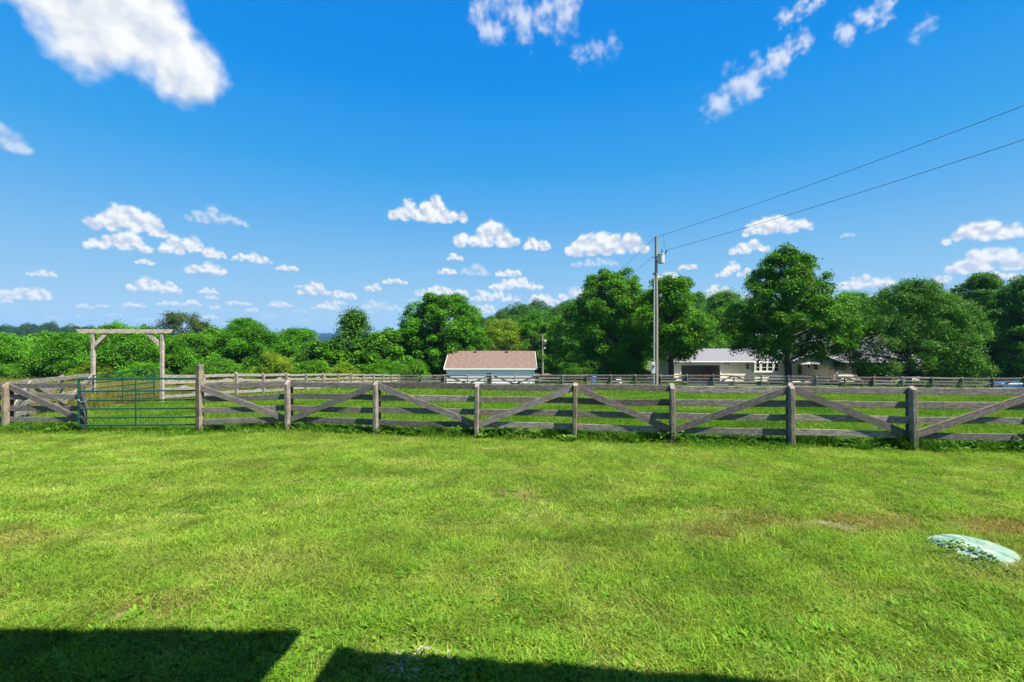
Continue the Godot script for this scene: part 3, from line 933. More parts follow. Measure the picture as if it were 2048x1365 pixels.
func make_fences() -> void:
	# near fence, right of the gate
	var near := thing("board_fence", Vector3.ZERO, 0, "near weathered grey board fence running right from the tall gate post", "fence", "board fences")
	var pts := [Vector2(-8.2, 11.95), Vector2(-5.81, 11.9), Vector2(-3.37, 11.4), Vector2(-0.834, 11.0), Vector2(1.475, 10.65), Vector2(3.58, 10.15), Vector2(5.96, 9.75), Vector2(8.24, 9.4), Vector2(10.6, 9.05), Vector2(13.0, 8.7)]
	fence(near, pts, {"batten": true, "rising": false, "skip_posts": [0], "boards": ["board_grey", "board_dark", "board_grey", "board_brown", "board_silver", "board_charcoal", "board_dark"], "posts": ["post_grey", "post_grey", "post_grey", "post_tan"]})
	part(post_mesh(1.82, 0.14, 0.14, 0.01, -0.004), "gate_post", M.post_tan, near, Transform3D(Basis(Vector3.UP, -0.35), on(-8.2, 11.95))).set_meta("label", "tall square tan gate post")
	# near fence, left of the gate
	var left := thing("board_fence", Vector3.ZERO, 0, "short dark board fence left of the green gate with leaning latch post", "fence", "board fences")
	fence(left, [Vector2(-18.6, 12.75), Vector2(-16.3, 12.7), Vector2(-13.92, 12.6), Vector2(-11.72, 12.45)], {"batten": true, "rising": false, "skip_posts": [3], "boards": ["board_dark", "board_dark", "board_grey"], "posts": ["post_tan"], "height": 1.34})
	part(post_mesh(1.3, 0.13, 0.13, 0.02, -0.06), "latch_post", M.post_dark, left, Transform3D(Basis(Vector3.UP, 0.1), on(-11.62, 12.35))).set_meta("label", "dark leaning latch post")
	# lane fence from the near corner back to the timber arch
	var lane := thing("board_fence", Vector3.ZERO, 0, "pale bleached board fence leading back to the timber arch", "fence", "board fences")
	fence(lane, [Vector2(-14.45, 12.95), Vector2(-15.6, 14.7), Vector2(-16.75, 17.0), Vector2(-17.85, 19.35)], {"side": -1.0, "skip_posts": [0, 3], "boards": ["bleached"], "posts": ["bleached"], "brace_off": -0.039, "rising": true, "height": 1.36})
	# side fence of the paddock
	var sidef := thing("board_fence", Vector3.ZERO, 0, "bleached board fence along the left side of the paddock", "fence", "board fences")
	var sp := []
	for k in 14:
		sp.append(Vector2(-15.0 + 3.15 * k / 13.0, 19.5 + 28.0 * k / 13.0))
	fence(sidef, sp, {"side": 1.0, "skip_posts": [0], "boards": ["bleached", "board_pale", "bleached"], "posts": ["bleached"], "brace_off": -0.05, "seg": 2, "height": 1.3, "levels": [1.17, 0.87, 0.58, 0.28], "wobble": 0.02})
	# back fence
	var back := thing("board_fence", Vector3.ZERO, 0, "far grey board fence across the back of the paddock before shed and house", "fence", "board fences")
	var bp := []
	for k in 13:
		bp.append(Vector2(-11.85 + 2.43 * k, back_d(-11.85 + 2.43 * k)))
	bp.append(Vector2(19.7, back_d(19.7)))
	bp.append(Vector2(21.6, back_d(21.6)))
	for k in range(1, 11):
		bp.append(Vector2(21.6 + 2.45 * k, back_d(21.6 + 2.45 * k)))
	fence(back, bp, {"side": 1.0, "boards": ["board_grey", "bleached", "board_brown"], "posts": ["post_grey", "board_grey"], "seg": 2, "height": 1.27, "levels": [1.15, 0.86, 0.57, 0.28], "wobble": 0.015, "brace_off": -0.05})

func make_arch() -> void:
	var a := thing("timber_arch", on(-16.48, 19.5), 0, "tall bleached timber gateway arch over the far green gate", "arch")
	var gl := gh(-17.96, 19.5) - a.position.y
	var gr := gh(-15.0, 19.5) - a.position.y
	part(post_mesh(3.0 - gl, 0.125, 0.12, 0.0), "post", M.arch_post, a, Transform3D(Basis.IDENTITY, Vector3(-1.48, gl, 0)))
	part(post_mesh(3.0 - gr, 0.125, 0.12, 0.0), "post", M.arch_post, a, Transform3D(Basis.IDENTITY, Vector3(1.48, gr, 0)))
	var b := MB.new()
	b.prism(PackedVector2Array([Vector2(-2.17, 3.18), Vector2(2.02, 3.17), Vector2(1.9, 3.002), Vector2(-2.02, 3.002)]), -0.07, 0.07, Vector3.RIGHT)
	part(b.mesh(), "beam", M.beam_tan, a)
	for s in [-1.0, 1.0]:
		var k := MB.new()
		k.prism(PackedVector2Array([Vector2(s * 1.375, 2.42), Vector2(s * 1.375, 2.62), Vector2(s * 1.0, 2.998), Vector2(s * 0.78, 2.998)]), -0.05, 0.05, Vector3(1, s, 0))
		part(k.mesh(), "brace", M.beam_tan, a)

func make_gate(at: Vector3, turn: float, w: float, h: float, sag: float, label: String) -> void:
	var g := thing("metal_gate", at, turn, label, "gate", "green tube gates")
	var rows := [0.0, 0.165, 0.355, 0.54, 0.74, 1.0]
	var y := func(x: float, f: float) -> float: return h * f + sag * (x / w)
	for i in rows.size():
		var b := MB.new()
		var r := 0.021 if i < 5 else 0.024
		b.tube([Vector3(0, y.call(0.0, rows[i]), 0), Vector3(w, y.call(w, rows[i]), 0)], [r, r], 10)
		part(b.mesh(), "rail", M.gate_paint, g)
	for x in [0.0, w]:
		var b := MB.new()
		b.tube([Vector3(x, y.call(x, 0.0) - 0.02, 0), Vector3(x, y.call(x, 1.0) + 0.02, 0)], [0.025, 0.025], 10)
		part(b.mesh(), "upright", M.gate_paint, g)
	var m := MB.new()
	m.box(Vector3(w * 0.49, (y.call(w * 0.49, 0.0) + y.call(w * 0.49, 1.0)) * 0.5, 0.024), Vector3(0.03, h, 0.012), Basis.IDENTITY, 0.003)
	part(m.mesh(), "centre_bar", M.gate_paint, g)
	for f in [0.12, 0.87]:
		var k := MB.new()
		k.box(Vector3(w + 0.045, y.call(w, f), 0), Vector3(0.05, 0.06, 0.03), Basis.IDENTITY, 0.005)
		part(k.mesh(), "hinge", M.dark_iron, g)
	var c := MB.new()
	c.tube([Vector3(0.02, y.call(0.0, 0.56), 0.03), Vector3(0.12, y.call(0.0, 0.5), 0.06), Vector3(0.24, y.call(0.0, 0.55), 0.02)], [0.012, 0.012, 0.012], 6)
	part(c.mesh(), "latch_chain", M.steel, g)

# ---------------------------------------------------------------- poles and wires
func sag_line(a: Vector3, b: Vector3, sag: float, r: float, steps := 14) -> ArrayMesh:
	var p := []
	var rr := []
	for k in steps + 1:
		var t := float(k) / steps
		p.append(a.lerp(b, t) - Vector3(0, sag * 4.0 * t * (1.0 - t), 0))
		rr.append(r)
	var m := MB.new()
	m.tube(p, rr, 5)
	return m.mesh()

func wire(a: Vector3, b: Vector3, sag: float, r: float, label: String) -> void:
	tag(part(sag_line(a, b, sag, r), "overhead_wire", M.wire_black, self), label, "wire", "overhead wires")

func make_poles() -> void:
	var base := on(12.05, 38.0)
	var p := thing("utility_pole", base, 0, "tall grey wooden utility pole with transformer standing in the paddock", "utility pole", "utility poles")
	var top: float = EYE + 8.72 - base.y
	var b := MB.new()
	b.tube([Vector3(0, -0.6, 0), Vector3(0.02, top * 0.5, 0), Vector3(-0.02, top, 0)], [0.165, 0.14, 0.105], 14)
	part(b.mesh(), "pole", M.pole_wood, p)
	var tr := MB.new()
	var ty := top - 2.25
	tr.lathe([Vector2(0.0, ty - 0.02), Vector2(0.25, ty), Vector2(0.26, ty + 0.05), Vector2(0.26, ty + 0.72), Vector2(0.285, ty + 0.74), Vector2(0.28, ty + 0.8), Vector2(0.0, ty + 0.86)], 20, Vector3(0.4, 0, 0.08))
	var t := part(tr.mesh(), "transformer", M.galvanised, p)
	var bu := MB.new()
	bu.tube([Vector3(0.46, ty + 0.82, 0.08), Vector3(0.46, ty + 0.98, 0.08), Vector3(0.46, ty + 1.2, 0.08)], [0.05, 0.055, 0.025], 8)
	part(bu.mesh(), "bushing", M.dark_iron, t)
	var cu := MB.new()
	cu.box(Vector3(0.78, ty + 0.92, 0.08), Vector3(0.1, 0.42, 0.1), Basis(Vector3.BACK, -0.5), 0.02)
	cu.tube([Vector3(0.4, ty + 0.74, 0.08), Vector3(0.75, ty + 0.85, 0.08)], [0.02, 0.02], 6)
	cu.tube([Vector3(0.8, ty + 1.1, 0.08), Vector3(0.64, ty + 1.4, 0.08), Vector3(0.6, top + 0.28, 0.05)], [0.012, 0.012, 0.012], 5)
	part(cu.mesh(), "fuse_cutout", M.dark_iron, p)
	var br := MB.new()
	br.box(Vector3(0.1, ty + 0.6, 0.08), Vector3(0.2, 0.08, 0.08), Basis.IDENTITY, 0.01)
	br.box(Vector3(0.1, ty + 0.15, 0.08), Vector3(0.2, 0.08, 0.08), Basis.IDENTITY, 0.01)
	br.box(Vector3(-0.22, top - 1.72, 0.05), Vector3(0.3, 0.06, 0.06), Basis.IDENTITY, 0.01)
	part(br.mesh(), "bracket", M.dark_iron, p)
	var co := MB.new()
	co.tube([Vector3(-0.2, 0.0, 0.06), Vector3(-0.19, top * 0.5, 0.06), Vector3(-0.17, top - 3.25, 0.05)], [0.05, 0.05, 0.05], 8)
	part(co.mesh(), "conduit", M.galvanised, p)
	var wh := MB.new()
	wh.tube([Vector3(-0.17, top - 3.25, 0.05), Vector3(-0.2, top - 3.05, 0.05), Vector3(-0.32, top - 3.15, 0.05)], [0.055, 0.08, 0.05], 8)
	part(wh.mesh(), "weatherhead", M.dark_iron, p)
	var me := MB.new()
	me.box(Vector3(-0.29, 1.75, 0.12), Vector3(0.3, 0.92, 0.18), Basis.IDENTITY, 0.015)
	var meter := part(me.mesh(), "meter_box", M.galvanised, p)
	var mg := MB.new()
	mg.tube([Vector3(-0.29, 1.9, 0.21), Vector3(-0.29, 1.9, 0.28)], [0.09, 0.08], 12)
	part(mg.mesh(), "meter", M.dark_iron, meter)

	var base2 := on(5.25, 78.0)
	var q := thing("utility_pole", base2, 0, "distant small wooden utility pole right of the white shed", "utility pole", "utility poles")
	var top2: float = EYE + 1.25 - base2.y
	var b2 := MB.new()
	b2.tube([Vector3(0, -0.6, 0), Vector3(-0.05, top2, 0)], [0.19, 0.15], 10)
	part(b2.mesh(), "pole", M.pole_wood, q)
	var t2 := MB.new()
	t2.lathe([Vector2(0.0, top2 - 1.9), Vector2(0.27, top2 - 1.88), Vector2(0.27, top2 - 1.1), Vector2(0.0, top2 - 1.05)], 14, Vector3(0.4, 0, 0.05))
	part(t2.mesh(), "transformer", M.white_paint, q)
	var m2 := MB.new()
	m2.box(Vector3(0.35, top2 - 2.4, 0.05), Vector3(0.3, 0.4, 0.2), Basis.IDENTITY, 0.03)
	part(m2.mesh(), "street_light_head", M.white_paint, q)

	var tp: Vector3 = base + Vector3(0, top, 0)
	wire(tp + Vector3(0.02, -0.03, 0), Vector3(28.9, EYE + 12.05, -9.0), 0.45, 0.013, "upper black wire rising right from the pole top")
	wire(base + Vector3(0.8, ty + 1.1, 0.08), Vector3(28.9, EYE + 10.4, -9.0), 0.4, 0.013, "lower black wire rising right from the pole transformer")
	var tp2: Vector3 = base2 + Vector3(-0.05, top2, 0)
	wire(tp + Vector3(-0.1, -0.05, 0), tp2 + Vector3(0, -0.05, 0), 0.5, 0.012, "upper thin wire dropping left from pole top behind the trees")
	wire(base + Vector3(-0.36, top - 1.72, 0.05), tp2 + Vector3(0.1, -1.2, 0), 0.5, 0.012, "lower thin wire dropping left from the pole bracket")
	wire(tp2 + Vector3(0, -0.1, 0), Vector3(-75.0, EYE + 0.4, -60.0), 2.2, 0.02, "upper wire crossing low over the left line of trees")
	wire(tp2 + Vector3(0, -1.3, 0), Vector3(-75.0, EYE - 1.25, -60.0), 1.9, 0.02, "lower wire crossing low over the left line of trees")

# ---------------------------------------------------------------- buildings
# lap siding on a rectangle x0..x1, y0..y1 at depth z (front +z), or turned by a transform
func siding(b: MB, x0: float, x1: float, y0: float, y1: float, z: float, t := Transform3D.IDENTITY, lap := 0.2) -> void:
	var y := y0
	while y < y1 - 0.001:
		var e := minf(y + lap, y1)
		var f := [Vector3(x0, y, z + 0.022), Vector3(x1, y, z + 0.022), Vector3(x1, e, z), Vector3(x0, e, z)]
		var l := [Vector3(x0, y, z), Vector3(x1, y, z), Vector3(x1, y, z + 0.022), Vector3(x0, y, z + 0.022)]
		b.face(f.map(func(p): return t * p), t * Vector3((x0 + x1) * 0.5, y, z - 5.0))
		b.face(l.map(func(p): return t * p), t * Vector3((x0 + x1) * 0.5, y + 5.0, z))
		y = e

func window(house: Node3D, x0: float, x1: float, y0: float, y1: float, z: float, bars: int) -> void:
	var w := x1 - x0
	var h := y1 - y0
	var f := MB.new()
	for s in [0.0, 1.0]:
		f.box(Vector3(x0 + s * w, (y0 + y1) * 0.5, z + 0.05), Vector3(0.1, h + 0.1, 0.1), Basis.IDENTITY, 0.01)
		f.box(Vector3((x0 + x1) * 0.5, y0 + s * h, z + 0.048), Vector3(w - 0.1, 0.1, 0.09), Basis.IDENTITY, 0.01)
	for k in bars:
		f.box(Vector3((x0 + x1) * 0.5, y0 + h * (k + 1.0) / (bars + 1.0), z + 0.045), Vector3(w - 0.1, 0.05, 0.06), Basis.IDENTITY, 0.005)
	var win := part(f.mesh(), "window", M.trim_white, house)
	var g := MB.new()
	g.box(Vector3((x0 + x1) * 0.5, (y0 + y1) * 0.5, z + 0.02), Vector3(w - 0.08, h - 0.08, 0.02))
	part(g.mesh(), "pane", M.window_glass, win)

func slab(p: Array, thick: float) -> ArrayMesh:
	var b := MB.new()
	var mid := Vector3.ZERO
	for q in p:
		mid += q / p.size()
	var low := []
	for q in p:
		low.append(q - Vector3(0, thick, 0))
	mid.y -= thick * 0.5
	b.face(p, mid, Vector3.RIGHT)
	b.face(low, mid, Vector3.RIGHT)
	for i in p.size():
		var j := (i + 1) % p.size()
		b.face([p[i], p[j], low[j], low[i]], mid)
	return b.mesh()

func make_shed() -> void:
	var s := thing("white_shed", Vector3(-2.6, EYE - 5.62, -55.1), 0, "long white shed with low brown shingle roof behind the back fence", "shed")
	var hw := 5.3
	var w := MB.new()
	siding(w, -hw, hw, 0.0, 2.35, 0.0, Transform3D.IDENTITY, 0.25)
	siding(w, -7.6, 0.0, 0.0, 2.35, 0.0, Transform3D(Basis(Vector3.UP, PI / 2), Vector3(hw, 0, -7.6)), 0.25)
	siding(w, 0.0, 7.6, 0.0, 2.35, 0.0, Transform3D(Basis(Vector3.UP, -PI / 2), Vector3(-hw, 0, -7.6)), 0.25)
	siding(w, -hw, hw, 0.0, 2.35, 0.0, Transform3D(Basis(Vector3.UP, PI), Vector3(0, 0, -7.6)), 0.25)
	for e in [-1.0, 1.0]:
		w.face([Vector3(e * hw, 2.35, 0), Vector3(e * hw, 2.35, -7.6), Vector3(e * hw, 4.2, -3.8)], Vector3(0, 2.5, -3.8))
	part(w.mesh(), "wall", M.wall_white, s)
	part(slab([Vector3(-hw - 0.3, 2.36, 0.22), Vector3(hw + 0.3, 2.36, 0.22), Vector3(hw + 0.3, 4.34, -3.8), Vector3(-hw - 0.3, 4.34, -3.8)], 0.05), "roof", M.shingle_brown, s)
	part(slab([Vector3(-hw - 0.3, 4.34, -3.8), Vector3(hw + 0.3, 4.34, -3.8), Vector3(hw + 0.3, 2.36, -8.1), Vector3(-hw - 0.3, 2.36, -8.1)], 0.05), "roof", M.shingle_brown, s)
	var f := MB.new()
	f.box(Vector3(0, 2.24, 0.22), Vector3(2 * hw + 0.6, 0.2, 0.04), Basis.IDENTITY, 0.005)
	f.box(Vector3(0, 2.13, 0.12), Vector3(2 * hw + 0.5, 0.02, 0.16))
	part(f.mesh(), "fascia", M.trim_white, s)
	for e in [-1.0, 1.0]:
		var r := MB.new()
		var ang := atan2(1.98, 4.3)
		r.box(Vector3(e * (hw + 0.3), 3.22, -1.65), Vector3(0.04, 0.22, 4.72), Basis(Vector3.RIGHT, ang), 0.005)
		part(r.mesh(), "rake_board", M.trim_white, s)
		var c := MB.new()
		c.box(Vector3(e * (hw - 0.03), 1.06, 0.035), Vector3(0.14, 2.1, 0.05), Basis.IDENTITY, 0.005)
		part(c.mesh(), "corner_board", M.trim_white, s)
	for x in [-2.1, 1.95]:
		var v := MB.new()
		v.box(Vector3(x, 4.28, -3.45), Vector3(0.36, 0.22, 0.4), Basis.IDENTITY, 0.03)
		part(v.mesh(), "roof_vent", M.shingle_brown, s)
	window(s, -0.55, 0.25, 0.45, 1.75, 0.0, 1)

func make_house() -> void:
	var hs := thing("ranch_house", Vector3(35.0, EYE - 5.12, -57.0), 0, "long cream ranch house with grey shingle roof behind the shade trees", "house")
	var w := MB.new()
	# garage wing front with its opening
	siding(w, -14.8, -13.85, 0.0, 2.5, 0.0)
	siding(w, -8.9, -5.7, 0.0, 2.5, 0.0)
	siding(w, -13.85, -8.9, 2.12, 2.5, 0.0)
	siding(w, -5.7, -1.0, 0.0, 2.5, 0.0)
	siding(w, -8.6, 0.0, 0.0, 2.5, 0.0, Transform3D(Basis(Vector3.UP, -PI / 2), Vector3(-14.8, 0, 0)))
	w.face([Vector3(-14.8, 2.5, 0), Vector3(-14.8, 2.5, -8.6), Vector3(-14.8, 3.95, -4.3)], Vector3(0, 2.5, -4))
	# main block
	siding(w, -1.0, 5.0, 0.0, 2.5, -0.3)
	siding(w, -0.3, 0.3, 0.0, 2.5, 0.0, Transform3D(Basis(Vector3.UP, PI / 2), Vector3(-1.0, 0, -0.15)))
	siding(w, 5.0, 15.5, 0.0, 2.45, 0.6)
	siding(w, -0.45, 0.45, 0.0, 2.45, 0.0, Transform3D(Basis(Vector3.UP, -PI / 2), Vector3(5.0, 0, 0.15)))
	siding(w, -0.6, 12.0, 0.0, 2.45, 0.0, Transform3D(Basis(Vector3.UP, PI / 2), Vector3(15.5, 0, 0.0)))
	w.face([Vector3(15.5, 2.45, 0.6), Vector3(15.5, 2.45, -13.0), Vector3(15.5, 5.9, -6.3)], Vector3(0, 2.5, -6))
	w.face([Vector3(-1.0, 2.45, 0.6), Vector3(-1.0, 2.45, -13.0), Vector3(-1.0, 5.9, -6.3)], Vector3(5, 2.5, -6))
	part(w.mesh(), "wall", M.siding_cream, hs)
	# garage inside
	var gi := MB.new()
	for bx in [[Vector3(-11.4, 1.2, -5.5), Vector3(6.4, 2.5, 0.1)], [Vector3(-14.6, 1.2, -2.75), Vector3(0.1, 2.5, 5.4)], [Vector3(-8.2, 1.2, -2.75), Vector3(0.1, 2.5, 5.4)], [Vector3(-11.4, 2.47, -2.75), Vector3(6.5, 0.05, 5.4)], [Vector3(-11.4, 0.02, -2.75), Vector3(6.5, 0.05, 5.4)]]:
		gi.box(bx[0], bx[1])
	part(gi.mesh(), "garage_room", M.plasterboard, hs)
	var gf := MB.new()
	gf.box(Vector3(-13.87, 1.06, 0.03), Vector3(0.12, 2.12, 0.1), Basis.IDENTITY, 0.01)
	gf.box(Vector3(-8.88, 1.06, 0.03), Vector3(0.12, 2.12, 0.1), Basis.IDENTITY, 0.01)
	gf.box(Vector3(-11.375, 2.16, 0.033), Vector3(5.1, 0.12, 0.1), Basis.IDENTITY, 0.01)
	part(gf.mesh(), "garage_door_frame", M.trim_white, hs)
	# roofs
	part(slab([Vector3(-15.3, 2.58, 0.3), Vector3(-0.4, 2.58, 0.3), Vector3(-0.4, 4.1, -4.3), Vector3(-15.3, 4.1, -4.3)], 0.06), "roof", M.shingle_grey, hs)
	part(slab([Vector3(-15.3, 4.1, -4.3), Vector3(-0.4, 4.1, -4.3), Vector3(-0.4, 2.58, -9.2), Vector3(-15.3, 2.58, -9.2)], 0.06), "roof", M.shingle_grey, hs)
	part(slab([Vector3(-1.4, 2.55, 0.9), Vector3(16.0, 2.55, 0.9), Vector3(16.0, 6.1, -6.3), Vector3(-1.4, 6.1, -6.3)], 0.06), "roof", M.shingle_grey, hs)
	part(slab([Vector3(-1.4, 6.1, -6.3), Vector3(16.0, 6.1, -6.3), Vector3(16.0, 2.55, -13.6), Vector3(-1.4, 2.55, -13.6)], 0.06), "roof", M.shingle_grey, hs)
	var gu := MB.new()
	gu.box(Vector3(-7.85, 2.52, 0.35), Vector3(14.9, 0.13, 0.12), Basis.IDENTITY, 0.02)
	gu.box(Vector3(10.4, 2.5, 0.95), Vector3(11.2, 0.13, 0.12), Basis.IDENTITY, 0.02)
	part(gu.mesh(), "gutter", M.trim_white, hs)
	# porch: gable, posts, deck
	var pg := MB.new()
	pg.prism(PackedVector2Array([Vector2(-1.7, 2.46), Vector2(4.3, 2.46), Vector2(1.3, 3.6)]), 2.4, 2.46)
	var gable := part(pg.mesh(), "porch_gable", M.siding_pale, hs)
	var gt := MB.new()
	for e in [-1.0, 1.0]:
		gt.box(Vector3(1.3 + e * 1.6, 3.08, 2.5), Vector3(3.45, 0.16, 0.06), Basis(Vector3.BACK, -e * atan2(1.14, 3.0)), 0.01)
	gt.box(Vector3(1.3, 2.4, 2.47), Vector3(6.2, 0.16, 0.1), Basis.IDENTITY, 0.01)
	part(gt.mesh(), "gable_trim", M.trim_white, gable)
	part(slab([Vector3(-2.0, 2.5, 2.75), Vector3(1.3, 3.75, 2.75), Vector3(1.3, 3.75, -1.2), Vector3(-2.0, 2.5, -1.2)], 0.06), "porch_roof", M.shingle_grey, hs)
	part(slab([Vector3(1.3, 3.75, 2.75), Vector3(4.6, 2.5, 2.75), Vector3(4.6, 2.5, -1.2), Vector3(1.3, 3.75, -1.2)], 0.06), "porch_roof", M.shingle_grey, hs)
	for x in [-1.5, 4.05]:
		var c := MB.new()
		c.box(Vector3(x, 1.17, 2.3), Vector3(0.2, 2.3, 0.2), Basis.IDENTITY, 0.02)
		part(c.mesh(), "porch_post", M.white_paint, hs)
	var dk := MB.new()
	dk.box(Vector3(1.3, 0.12, 1.2), Vector3(6.4, 0.28, 2.9), Basis.IDENTITY, 0.02)
	part(dk.mesh(), "porch_floor", M.concrete, hs)
	# windows and door
	window(hs, -5.75, -5.3, 1.55, 2.3, 0.03, 1)
	var bay := MB.new()
	bay.box(Vector3(-3.3, 0.62, 0.25), Vector3(3.1, 1.2, 0.5), Basis.IDENTITY, 0.02)
	bay.box(Vector3(-3.3, 2.42, 0.27), Vector3(3.2, 0.1, 0.55), Basis.IDENTITY, 0.02)
	bay.box(Vector3(-3.3, 1.26, 0.3), Vector3(3.3, 0.08, 0.62), Basis.IDENTITY, 0.02)
	for x in [-4.83, -4.1, -2.5, -1.77]:
		bay.box(Vector3(x, 1.83, 0.46), Vector3(0.12, 1.06, 0.12), Basis.IDENTITY, 0.01)
	part(bay.mesh(), "bay_window_box", M.white_paint, hs)
	window(hs, -4.7, -4.2, 1.35, 2.32, 0.42, 1)
	window(hs, -3.98, -3.33, 1.35, 2.32, 0.42, 1)
	window(hs, -3.23, -2.6, 1.35, 2.32, 0.42, 1)
	window(hs, -2.4, -1.87, 1.35, 2.32, 0.42, 1)
	window(hs, 2.95, 3.5, 1.5, 2.25, -0.27, 1)
	var dr := MB.new()
	dr.box(Vector3(1.2, 1.3, -0.24), Vector3(0.92, 2.05, 0.06), Basis.IDENTITY, 0.01)
	var door := part(dr.mesh(), "door", M.door_white, hs)
	var dg := MB.new()
	var oval := PackedVector2Array()
	for k in 20:
		oval.append(Vector2(1.2 + 0.27 * cos(TAU * k / 20.0), 1.5 + 0.72 * sin(TAU * k / 20.0)))
	dg.prism(oval, -0.21, -0.19)
	part(dg.mesh(), "door_glass", M.door_glass, door)
	var df := MB.new()
	for x in [0.66, 1.74]:
		df.box(Vector3(x, 1.32, -0.2), Vector3(0.12, 2.15, 0.1), Basis.IDENTITY, 0.01)
	df.box(Vector3(1.2, 2.4, -0.2), Vector3(1.2, 0.1, 0.1), Basis.IDENTITY, 0.01)
	part(df.mesh(), "door_frame", M.trim_white, door)
	for x in [0.0, 2.3]:
		var l := MB.new()
		l.lathe([Vector2(0.0, 1.72), Vector2(0.06, 1.75), Vector2(0.1, 2.0), Vector2(0.03, 2.12), Vector2(0.0, 2.15)], 8, Vector3(x, 0, -0.14))
		part(l.mesh(), "wall_lantern", M.dark_iron, hs)
	for x in [-8.35, -7.95]:
		var l := MB.new()
		l.box(Vector3(x, 2.28, 0.14), Vector3(0.16, 0.12, 0.2), Basis(Vector3.RIGHT, 0.4), 0.02)
		part(l.mesh(), "flood_light", M.dark_iron, hs)

	# things in and round the house
	var bench := thing("work_bench", Vector3(25.2, EYE - 5.08, -58.4), 0.1, "small orange wooden bench standing in the open garage", "bench")
	var bt := MB.new()
	bt.box(Vector3(0, 0.85, 0), Vector3(1.35, 0.1, 0.6), Basis.IDENTITY, 0.01)
	part(bt.mesh(), "top", M.orange_wood, bench)
	var bs := MB.new()
	bs.box(Vector3(0, 0.4, 0), Vector3(1.2, 0.06, 0.5), Basis.IDENTITY, 0.01)
	part(bs.mesh(), "shelf", M.orange_wood, bench)
	for x in [-0.58, 0.58]:
		for z in [-0.22, 0.22]:
			var lg := MB.new()
			lg.box(Vector3(x, 0.4, z), Vector3(0.09, 0.8, 0.09), Basis.IDENTITY, 0.01)
			part(lg.mesh(), "leg", M.orange_wood, bench)
	var ch := thing("garden_chair", on(34.6, 51.2), -0.4, "pale slatted garden chair on the lawn before the porch", "chair")
	for k in 5:
		var sl := MB.new()
		sl.box(Vector3(-0.24 + 0.12 * k, 0.72, -0.3), Vector3(0.1, 0.8 + 0.08 * (2 - absi(k - 2)), 0.03), Basis(Vector3.RIGHT, -0.35), 0.008)
		part(sl.mesh(), "back_slat", M.chair_white, ch)
	var se := MB.new()
	se.box(Vector3(0, 0.36, 0.02), Vector3(0.58, 0.04, 0.5), Basis(Vector3.RIGHT, -0.15), 0.008)
	part(se.mesh(), "seat", M.chair_white, ch)
	for x in [-0.33, 0.33]:
		var ar := MB.new()
		ar.box(Vector3(x, 0.6, 0.05), Vector3(0.13, 0.03, 0.75), Basis.IDENTITY, 0.008)
		part(ar.mesh(), "arm", M.chair_white, ch)
		var fl := MB.new()
		fl.box(Vector3(x, 0.29, 0.32), Vector3(0.09, 0.6, 0.05), Basis.IDENTITY, 0.008)
		part(fl.mesh(), "leg", M.chair_white, ch)
		var rl := MB.new()
		rl.box(Vector3(x, 0.2, -0.2), Vector3(0.05, 0.42, 0.09), Basis(Vector3.RIGHT, 0.3), 0.008)
		part(rl.mesh(), "leg", M.chair_white, ch)
	var bb := thing("brick_edging", on(35.5, 50.0), 0.03, "low red brick edging of the flower bed before the house", "edging")
	for row in 3:
		for k in 30:
			var br := MB.new()
			br.box(Vector3(-4.4 + 0.3 * k + 0.15 * (row % 2), 0.03 + 0.105 * row, rng.randf_range(-0.01, 0.01)), Vector3(0.285, 0.095, 0.14), Basis.IDENTITY, 0.008)
			part(br.mesh(), "brick", M.brick_red, bb)
	# concrete drive in front of the garage
	var dv := MB.new()
	for i in 9:
		for j in 8:
			var q := []
			for c in [[0, 0], [1, 0], [1, 1], [0, 1]]:
				q.append(on(19.6 + 0.9 * (i + c[0]), 47.5 + 1.18 * (j + c[1]), 0.05))
			dv.face(q, Vector3(24, -50, -52))
	tag(part(dv.mesh(), "driveway", M.concrete, self), "", "", "", "structure")
	var tarp := thing("covered_trailer", on(47.5, 43.5), -0.1, "low blue tarpaulin covered load behind the far fence at right edge", "trailer")
	var tb := MB.new()
	tb.box(Vector3(0, 0.42, 0), Vector3(2.3, 0.62, 1.3), Basis.IDENTITY, 0.12)
	part(tb.mesh(), "cover", M.blue_plastic, tarp)
	for x in [-0.75, 0.75]:
		var tw := MB.new()
		tw.tube([Vector3(x, 0.18, 0.68), Vector3(x, 0.18, 0.8)], [0.2, 0.2], 14)
		part(tw.mesh(), "wheel", M.dark_iron, tarp)
	var bin := thing("plastic_bin", on(8.6, 48.3), 0.2, "blue plastic bin standing behind the back fence", "bin")
	var bn := MB.new()
	bn.box(Vector3(0, 0.5, 0), Vector3(0.55, 0.95, 0.5), Basis.IDENTITY, 0.05)
	part(bn.mesh(), "body", M.blue_plastic, bin)
	var bl := MB.new()
	bl.box(Vector3(0, 1.0, 0.02), Vector3(0.62, 0.07, 0.58), Basis.IDENTITY, 0.02)
	part(bl.mesh(), "lid", M.blue_plastic, bin)
	var uc := thing("water_tub", on(11.3, 48.0), 0.0, "small white tub standing behind the back fence left of the pole", "tub")
	var ub := MB.new()
	ub.lathe([Vector2(0.0, 0.0), Vector2(0.24, 0.0), Vector2(0.3, 0.62), Vector2(0.33, 0.64), Vector2(0.33, 0.68), Vector2(0.27, 0.68), Vector2(0.22, 0.1), Vector2(0.0, 0.08)], 18)
	part(ub.mesh(), "bowl", M.white_paint, uc)
	var uh := MB.new()
	uh.tube([Vector3(-0.31, 0.6, 0), Vector3(-0.25, 0.9, 0), Vector3(0.25, 0.9, 0), Vector3(0.31, 0.6, 0)], [0.012, 0.012, 0.012, 0.012], 6)
	part(uh.mesh(), "handle", M.steel, uc)

